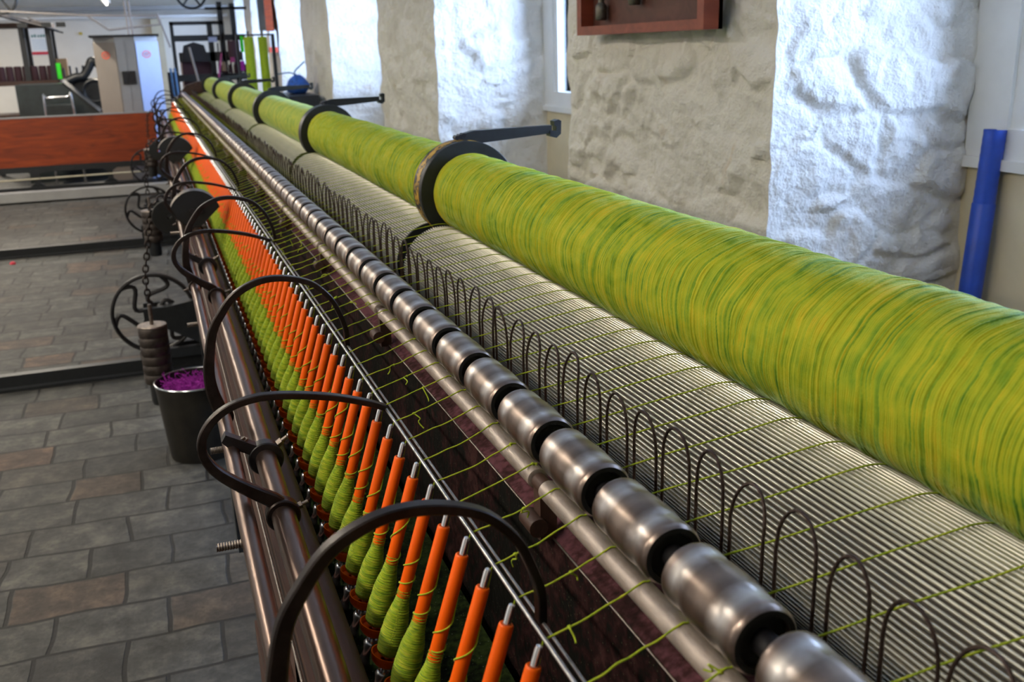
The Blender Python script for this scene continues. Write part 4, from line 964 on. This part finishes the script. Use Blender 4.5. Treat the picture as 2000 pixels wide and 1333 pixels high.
MB().box(-0.50, 0.165, 11.00, 11.6, zt, zt + 0.02).build('top_rail', M['iron'], t, smooth=False)
def sticker(a, b, s, z):
    ax, ay = a; bx_, by_ = b; c = Vector((ax + (bx_ - ax) * s, ay + (by_ - ay) * s, z)); d = Vector((bx_ - ax, by_ - ay, 0)).normalized(); nn = Vector((d.y, -d.x, 0))
    c += nn * 0.0095; m = MB(); out = []; inn = []
    for k in range(28):
        q = 2 * PI * k / 28; out.append(c + d * 0.060 * math.cos(q) + Vector((0, 0, 0.038 * math.sin(q)))); inn.append(c + d * 0.046 * math.cos(q) + Vector((0, 0, 0.026 * math.sin(q))))
    vs = out + inn; m.add(vs, [(k, (k + 1) % 28, 28 + (k + 1) % 28, 28 + k) for k in range(28)])
    for bxq in (-0.026, -0.006, 0.014):                 # three short slanted strokes
        p0 = c + d * bxq; m.add([p0 + Vector((0, 0, -0.015)), p0 + d * 0.010 + Vector((0, 0, -0.015)), p0 + d * 0.018 + Vector((0, 0, 0.015)), p0 + d * 0.008 + Vector((0, 0, 0.015))], [(0, 1, 2, 3)])
    m.v = [tuple(Vector(v) + nn * 0.001) for v in m.v]
    m.build('sticker', M['red'], t, smooth=False)
sticker(plan[0], plan[1], 0.55, H + 0.03); sticker(plan[2], plan[3], 0.42, H + 0.03)

# rack of dark cones at the far left
t = thing('rack', 'tall black steel rack at the far left with a shelf of dark maroon cones', 'rack', (-1.35, 13.2, 0))
for (x, y) in ((-1.30, 13.0), (-1.02, 13.0), (-1.30, 13.5), (-1.02, 13.5), (-1.75, 13.0)):
    MB().box(x - 0.03, x + 0.03, y - 0.03, y + 0.03, 0, H + 0.42).build('post', M['iron_paint'], t, smooth=False)
for z in (-0.245, 0.40, -0.62): MB().box(-1.8, -0.98, 12.95, 13.55, H + z - 0.03, H + z + 0.02).build('shelf', M['wood_dark'], t, smooth=False)
cone = None
for q in range(9):
    x = -1.76 + 0.088 * q
    m = MB().lathe([(0.003, 0), (0.042, 0), (0.0435, 0.01), (0.042, 0.15), (0.036, 0.165), (0.003, 0.165)], 18)
    if cone is None: cone = m.build('yarn_cone', M['dark_cone'], None); o = cone
    else: o = cone.copy(); COL.objects.link(o)
    o.location = (x, 13.05, H - 0.224)
    tag(o, 'dark maroon yarn cone in the row on the black rack at the far left', 'yarn cone', 'dark maroon cones on the rack shelf')
t = thing('cardboard_box', 'brown cardboard box on the rack end holding a neon green sheet', 'box', (-1.0, 13.2, H - 0.22))
MB().box(-1.03, -0.87, 13.02, 13.22, H - 0.222, H + 0.015).build('carton', M['card'], t, smooth=False)
tag(MB().box(-1.01, -0.94, 12.985, 12.995, H - 0.215, H - 0.035).build('green_sheet', M['neon'], smooth=False), 'small neon green sheet leaning on the brown cardboard box', 'paper')
# poster on the white wall
t = thing('poster', 'pale printed poster with crimson bottom band on the white back wall', 'poster', (-1.55, 17.99, H + 0.1))
MB().box(-1.70, -1.40, 17.985, 17.995, H + 0.08, H + 0.55).build('sheet', M['paper'], t, smooth=False)
MB().box(-1.69, -1.41, 17.978, 17.985, H + 0.09, H + 0.135).build('band', M['crimson'], t, smooth=False)
m = MB()
for q, (x, s) in enumerate(((-1.66, 0.9), (-1.62, 1.2), (-1.57, .8), (-1.53, 1.0), (-1.49, 1.1), (-1.45, .8))):
    m.box(x, x + 0.025, 17.978, 17.985, H + 0.36, H + 0.36 + 0.035 * s)
m.build('heading', M['print_teal'], t, smooth=False)
m = MB()
for q in range(6): m.box(-1.67, -1.44 + 0.02 * (q % 2), 17.979, 17.985, H + 0.17 + 0.028 * q, H + 0.178 + 0.028 * q)
m.build('text_lines', M['print_blue'], t, smooth=False)
tag(MB().box(-0.95, -0.90, 17.98, 17.995, H + 0.38, H + 0.42).build('yellow_sign', M['yellow'], smooth=False), 'tiny yellow notice on the white back wall right of the poster', 'sign')
# sloping machine hood and trolley
t = thing('machine_hood', 'dark green-grey machine with sloping side, left of the cabinet', 'machine', (-0.9, 12.2, 0))
m = MB().prism([(-1.35, 0), (-1.35, H - 0.25), (-0.88, H - 0.25), (-0.55, H - 0.58), (-0.55, 0)], 12.0, 12.6); m.build('hood', M['conveyor'], t, smooth=False)
MB().prism([(-0.88, H - 0.243), (-0.87, H - 0.235), (-0.54, H - 0.565), (-0.55, H - 0.58)], 11.99, 12.6).build('edge_strip', M['iron_paint'], t, smooth=False)
t = thing('trolley', 'low trolley with shiny rounded tube frame before the dark hood', 'trolley', (-0.95, 11.6, 0))
MB().tube(catmull([(-1.05, 11.6, 0.013), (-1.05, 11.6, H - 0.42), (-1.02, 11.6, H - 0.385), (-0.82, 11.6, H - 0.38), (-0.78, 11.6, H - 0.41), (-0.77, 11.6, 0.013)], 5), 0.013, 10).build('tube_frame', M['chrome'], t)
MB().box(-1.03, -0.79, 11.6, 11.9, 0.15, H - 0.46).build('bin', M['conveyor'], t, smooth=False)
# black iron machine with flywheel left of the cabinet
t = thing('iron_machine', 'black cast iron machine with a curved arm, half hidden left of the cabinet', 'machine', (-0.65, 12.9, 0))
MB().tube(catmull([(-0.88, 12.8, H - 0.24), (-0.78, 12.8, H - 0.20), (-0.70, 12.8, H - 0.19), (-0.63, 12.8, H - 0.10), (-0.58, 12.8, H - 0.02), (-0.5, 12.8, H - 0.08)], 5), 0.05, 10).build('curved_arm', M['iron_paint'], t)
ring = [(-0.60 + 0.12 * math.cos(a), 12.75, H - 0.36 + 0.12 * math.sin(a)) for a in [2 * PI * k / 36 for k in range(36)]]
MB().tube(ring, 0.018, 8, closed=True).build('flywheel', M['iron_paint'], t)
MB().prism([(-0.84, 0), (-0.84, H - 0.22), (-0.55, H - 0.22), (-0.45, 0)], 12.85, 13.3).build('base', M['iron_paint'], t, smooth=False)
m = MB()
for q in range(4): m.cyl((-0.90 + q * 0.07, 12.8, H - 0.2), (-0.90 + q * 0.07, 12.8, H - 0.09 + 0.02 * (q % 2)), 0.012, 8)
m.build('spikes', M['iron'], t)
# overhead frame with rods above the rack and the cabinet
t = thing('hanging_lattice', 'spidery grey metal lattice hanging from the ceiling above the cabinet', 'metal frame', (-0.1, 12.5, H + 0.3))
for (a, b) in (((-0.55, 12.5, H + 0.47), (0.20, 12.5, H + 0.45)), ((-0.55, 12.5, H + 0.47), (-0.34, 12.5, H + 0.31)), ((-0.34, 12.5, H + 0.31), (0.22, 12.5, H + 0.36)), ((0.20, 12.5, H + 0.45), (0.22, 12.5, H + 0.36)), ((-0.15, 12.5, H + 1.3), (-0.13, 12.5, H + 0.10)), ((-0.10, 12.5, H + 1.3), (-0.09, 12.5, H + 0.10)), ((0.20, 12.5, H + 0.48), (0.30, 12.5, H + 0.10)), ((-0.55, 12.5, H + 0.47), (-1.8, 12.4, H + 0.55))):
    MB().cyl(a, b, 0.011, 8).build('bar', M['grey_brown'], t)
t = thing('overhead_rods', 'bundle of thin dark rods and brackets hanging above the rack at the top left', 'metal rods', (-1.4, 12.8, H + 0.45))
for q in range(8):
    MB().cyl((-1.9 + 0.12 * q, 12.6 + 0.04 * q, H + 0.62 - 0.03 * q), (-0.85 - 0.05 * q, 12.9, H + 0.30 + 0.025 * q), 0.009, 6).build('rod', M['grey_brown'] if q % 3 else M['iron'], t)
for x in (-1.55, -1.25, -1.0, -0.85):
    MB().box(x - 0.05, x + 0.05, 12.7, 12.78, H + 0.36, H + 0.41).build('bracket', M['iron_paint'], t, smooth=False)
def belt_wheel(x, y, z, R, label):
    t = thing('belt_wheel', label, 'wheel', (x, y, z), 'belt wheels under the ceiling')
    ring = [(x + R * math.cos(a), y, z + R * math.sin(a)) for a in [2 * PI * k / 48 for k in range(48)]]
    MB().tube(ring, R * 0.09, 8, closed=True).build('rim', M['iron_paint'], t)
    for k in range(5):
        a = k * 2 * PI / 5 + 0.3; MB().cyl((x, y, z), (x + R * math.cos(a), y, z + R * math.sin(a)), R * 0.07, 8).build('spoke', M['iron_paint'], t)
    MB().cyl((x, y - 0.3, z), (x, y + 0.3, z), R * 0.13, 12).build('axle', M['iron'], t)
belt_wheel(0.62, 13.0, H + 0.72, 0.17, 'black spoked belt wheel at the top edge above the dark loom frame')
belt_wheel(-1.42, 12.6, H + 0.68, 0.17, 'black spoked belt wheel at the top left corner')
# dark loom and frames at the far end of the machine
t = thing('loom_frame', 'black iron loom frame at the far end behind the green rolls', 'loom', (0.7, 13.0, 0))
for (x0, x1, z0, z1) in ((0.33, 0.37, -1.3, 0.40), (0.76, 0.82, -1.3, 0.40), (0.90, 0.96, -1.3, 0.62), (1.05, 1.11, -1.3, 0.60), (0.33, 0.96, 0.36, 0.40), (0.37, 1.2, 0.17, 0.24), (0.40, 1.15, -0.07, 0.04), (0.35, 1.25, -0.30, -0.22), (0.76, 1.25, 0.53, 0.56)):
    MB().box(x0, x1, 12.95, 13.05, H + z0, H + z1).build('frame_bar', M['iron_paint'], t, smooth=False)
MB().prism([(0.42, H - 0.07), (0.46, H + 0.12), (0.58, H + 0.16), (0.70, H + 0.12), (0.74, H - 0.07)], 12.9, 12.95).build('harness_box', M['iron'], t)
MB().box(0.42, 0.80, 12.98, 13.6, 0, H - 0.07).build('warp_body', M['dark_cone'], t, smooth=False)
MB().cyl((0.52, 12.8, H + 0.1), (0.60, 12.8, H - 0.40), 0.014, 8).build('lever', M['grey_brown'], t)
MB().cyl((0.80, 12.7, H - 0.35), (0.88, 12.7, H + 0.02), 0.010, 8).build('painted_rod', M['magenta'], t)['label'] = 'magenta rod'
MB().box(0.60, 0.70, 12.6, 12.7, H - 0.42, H - 0.33).build('reflector', M['white_paint'], t, smooth=False)
m = MB()
for q in range(7): m.cyl((0.84 + 0.05 * q, 12.88, H - 0.28 + 0.02 * (q % 3)), (0.86 + 0.045 * q, 12.9, H + 0.14 + 0.05 * ((q * 3) % 4)), 0.008 + 0.003 * (q % 2), 8)
m.build('heddle_rods', M['iron'], t)
m = MB()
for q in range(6): m.lathe([(0.003, 0), (0.026, 0), (0.020, 0.10), (0.003, 0.10)], 14, Matrix.Translation((0.86 + 0.06 * q, 12.86, H - 0.215)))
m.build('pirn_row', M['dark_cone'], t)
for q, mt in ((0, 'card'), (1, 'magenta'), (2, 'purple')):
    MB().lathe([(0.003, 0), (0.03, 0), (0.024, 0.11), (0.003, 0.11)], 14, Matrix.Translation((0.90 + 0.11 * q, 12.80, H - 0.19 + 0.10 * (q % 2)))).build('yarn_package', M[mt], t)
MB().box(0.76, 0.86, 12.90, 12.94, H + 0.155, H + 0.215).build('blue_plate', M['lilac'], t, smooth=False)
t = thing('dark_spool_stack', 'brown-black spool on the upright post behind the farthest roll', 'spool', (1.02, 12.6, H - 0.02))
MB().lathe([(0.003, 0), (0.07, 0), (0.07, 0.19), (0.003, 0.19)], 20, Matrix.Translation((1.02, 12.6, H - 0.03))).build('spool', M['dark_cone'], t)
tag(MB().box(0.22, 0.34, 11.9, 12.1, 0, H - 0.17).build('waste_bin', M['black_plastic'], smooth=False), 'black bin standing right of the cabinet against the pale board', 'bin')
t = thing('blue_poles', 'pair of blue poles standing beside the black bin', 'poles', (0.27, 11.3, 0))
for x in (0.265, 0.305): MB().cyl((x, 11.3, 0), (x - 0.02, 11.3, H - 0.12), 0.011, 10).build('pole', M['dusty_blue'], t)
t = thing('blue_gate', 'small grey-blue metal bracket at the far end of the rollers', 'bracket', (0.25, 10.4, 0))
MB().box(0.20, 0.225, 10.35, 10.40, 0, H - 0.38).build('post', M['grey_metal'], t, smooth=False); MB().box(0.20, 0.33, 10.35, 10.40, H - 0.40, H - 0.38).build('top_bar', M['grey_metal'], t, smooth=False); MB().box(0.225, 0.32, 10.37, 10.40, 0, H - 0.40).build('panel', M['dusty_blue'], t, smooth=False)
# upright spare rolls of green yarn with a steel bar over them
for x, r, lab in ((0.905, 0.043, 'left one of two upright green yarn rolls by the far wall'), (1.03, 0.040, 'right one of two upright green yarn rolls by the far wall')):
    t = thing('spare_yarn_roll', lab, 'yarn roll', (x, 9.5, 0), 'upright spare rolls of green yarn')
    MB().lathe([(0.003, 0), (r, 0), (r, H + 0.15), (0.003, H + 0.15)], 28, Matrix.Translation((x, 9.5, 0))).build('wound_yarn', M['yarn_plain'], t)
    MB().cyl((x, 9.5, H + 0.15), (x, 9.5, H + 0.20), 0.012, 10).build('core', M['tool'], t)
t = thing('roll_rack', 'thin dark steel bar holding the two upright green yarn rolls', 'rack', (1.0, 9.6, 0))
MB().box(0.82, 1.12, 9.58, 9.62, H + 0.16, H + 0.175).build('bar', M['iron_paint'], t, smooth=False); MB().box(1.12, 1.15, 9.58, 9.62, 0, H + 0.175).build('post', M['iron_paint'], t, smooth=False); MB().box(0.80, 0.82, 9.58, 9.62, 0, H + 0.175).build('post', M['iron_paint'], t, smooth=False)
tag(MB().box(0.842, 0.866, 9.582, 9.592, H + 0.02, H + 0.161).build('green_banner', M['neon'], smooth=False), 'neon green strip hanging beside the left upright yarn roll', 'strip')
# red-framed notice case, telephone and cable far along the wall
t = thing('notice_case', 'dark case with red frame high on the far pier at the top', 'wall case', (1.45, 12.2, H + 0.25))
MB().box(1.38, 1.455, 12.15, 12.95, H + 0.27, H + 1.1).build('case', M['iron_paint'], t, smooth=False); MB().box(1.37, 1.455, 12.10, 12.15, H + 0.25, H + 1.1).build('red_edge', M['mahogany'], t, smooth=False)
t = thing('wall_box', 'small white box with red lower end on the far pier below the red frame', 'wall box', (1.45, 11.95, H + 0.05))
MB().box(1.40, 1.48, 12.11, 12.25, H + 0.07, H + 0.26).build('box', M['white_paint'], t, smooth=False); MB().box(1.39, 1.48, 12.10, 12.24, H + 0.01, H + 0.07).build('lower_end', M['red'], t, smooth=False)
t = thing('blue_bag', 'crumpled blue bag on dark boxes in the recess behind the third arm', 'bag', (1.33, 9.6, H - 0.33))
m = MB(); vs = []; fs = []
for j in range(9):
    for k in range(16):
        a = 2 * PI * k / 16; s = j / 8; r = (0.14 * math.sin(PI * (0.12 + 0.8 * s)) ** 0.7) * (1 + 0.25 * noise.noise(Vector((math.cos(a) * 1.5, math.sin(a) * 1.5, s * 3)))) * (1 - 0.45 * s)
        vs.append((1.33 + r * math.cos(a), 9.6 + r * 1.6 * math.sin(a), H - 0.37 + 0.17 * s))
for j in range(8):
    for k in range(16):
        k2 = (k + 1) % 16; fs.append((j * 16 + k, j * 16 + k2, (j + 1) * 16 + k2, (j + 1) * 16 + k))
fs.append(tuple(range(15, -1, -1))); fs.append(tuple(8 * 16 + k for k in range(16))); m.add(vs, fs); m.build('bag', M['bag_blue'], t)
m = MB(); m.tube(catmull([(1.33, 9.6, H - 0.21), (1.30, 9.55, H - 0.17), (1.37, 9.35, H - 0.08)], 5), 0.006, 6); m.tube(catmull([(1.33, 9.6, H - 0.21), (1.28, 9.7, H - 0.18), (1.18, 9.8, H - 0.19)], 5), 0.006, 6); m.build('straps', M['dusty_blue'], t)
t = thing('dark_crate', 'stack of dark crates under the blue bag by the wall', 'crate', (1.3, 9.5, 0))
MB().box(1.17, 1.44, 9.1, 10.1, 0, H - 0.37).build('crate_body', M['iron_paint'], t, smooth=False)
# tall pale door board at the back right of the cabinet
struct(MB().box(0.17, 0.34, 17.9, 18.0, 0, H + 0.60).build('door_1', M['pale_green_wall'], smooth=False))
# small red fluff on the floor
tag(MB().lathe([(0.002, 0), (0.02, 0.002), (0.014, 0.014), (0.002, 0.018)], 12, Matrix.Translation((-1.0, 7.15, 0))).build('lint_tuft', M['crimson']), 'small tuft of red lint on the paving beside the second rail', 'lint')
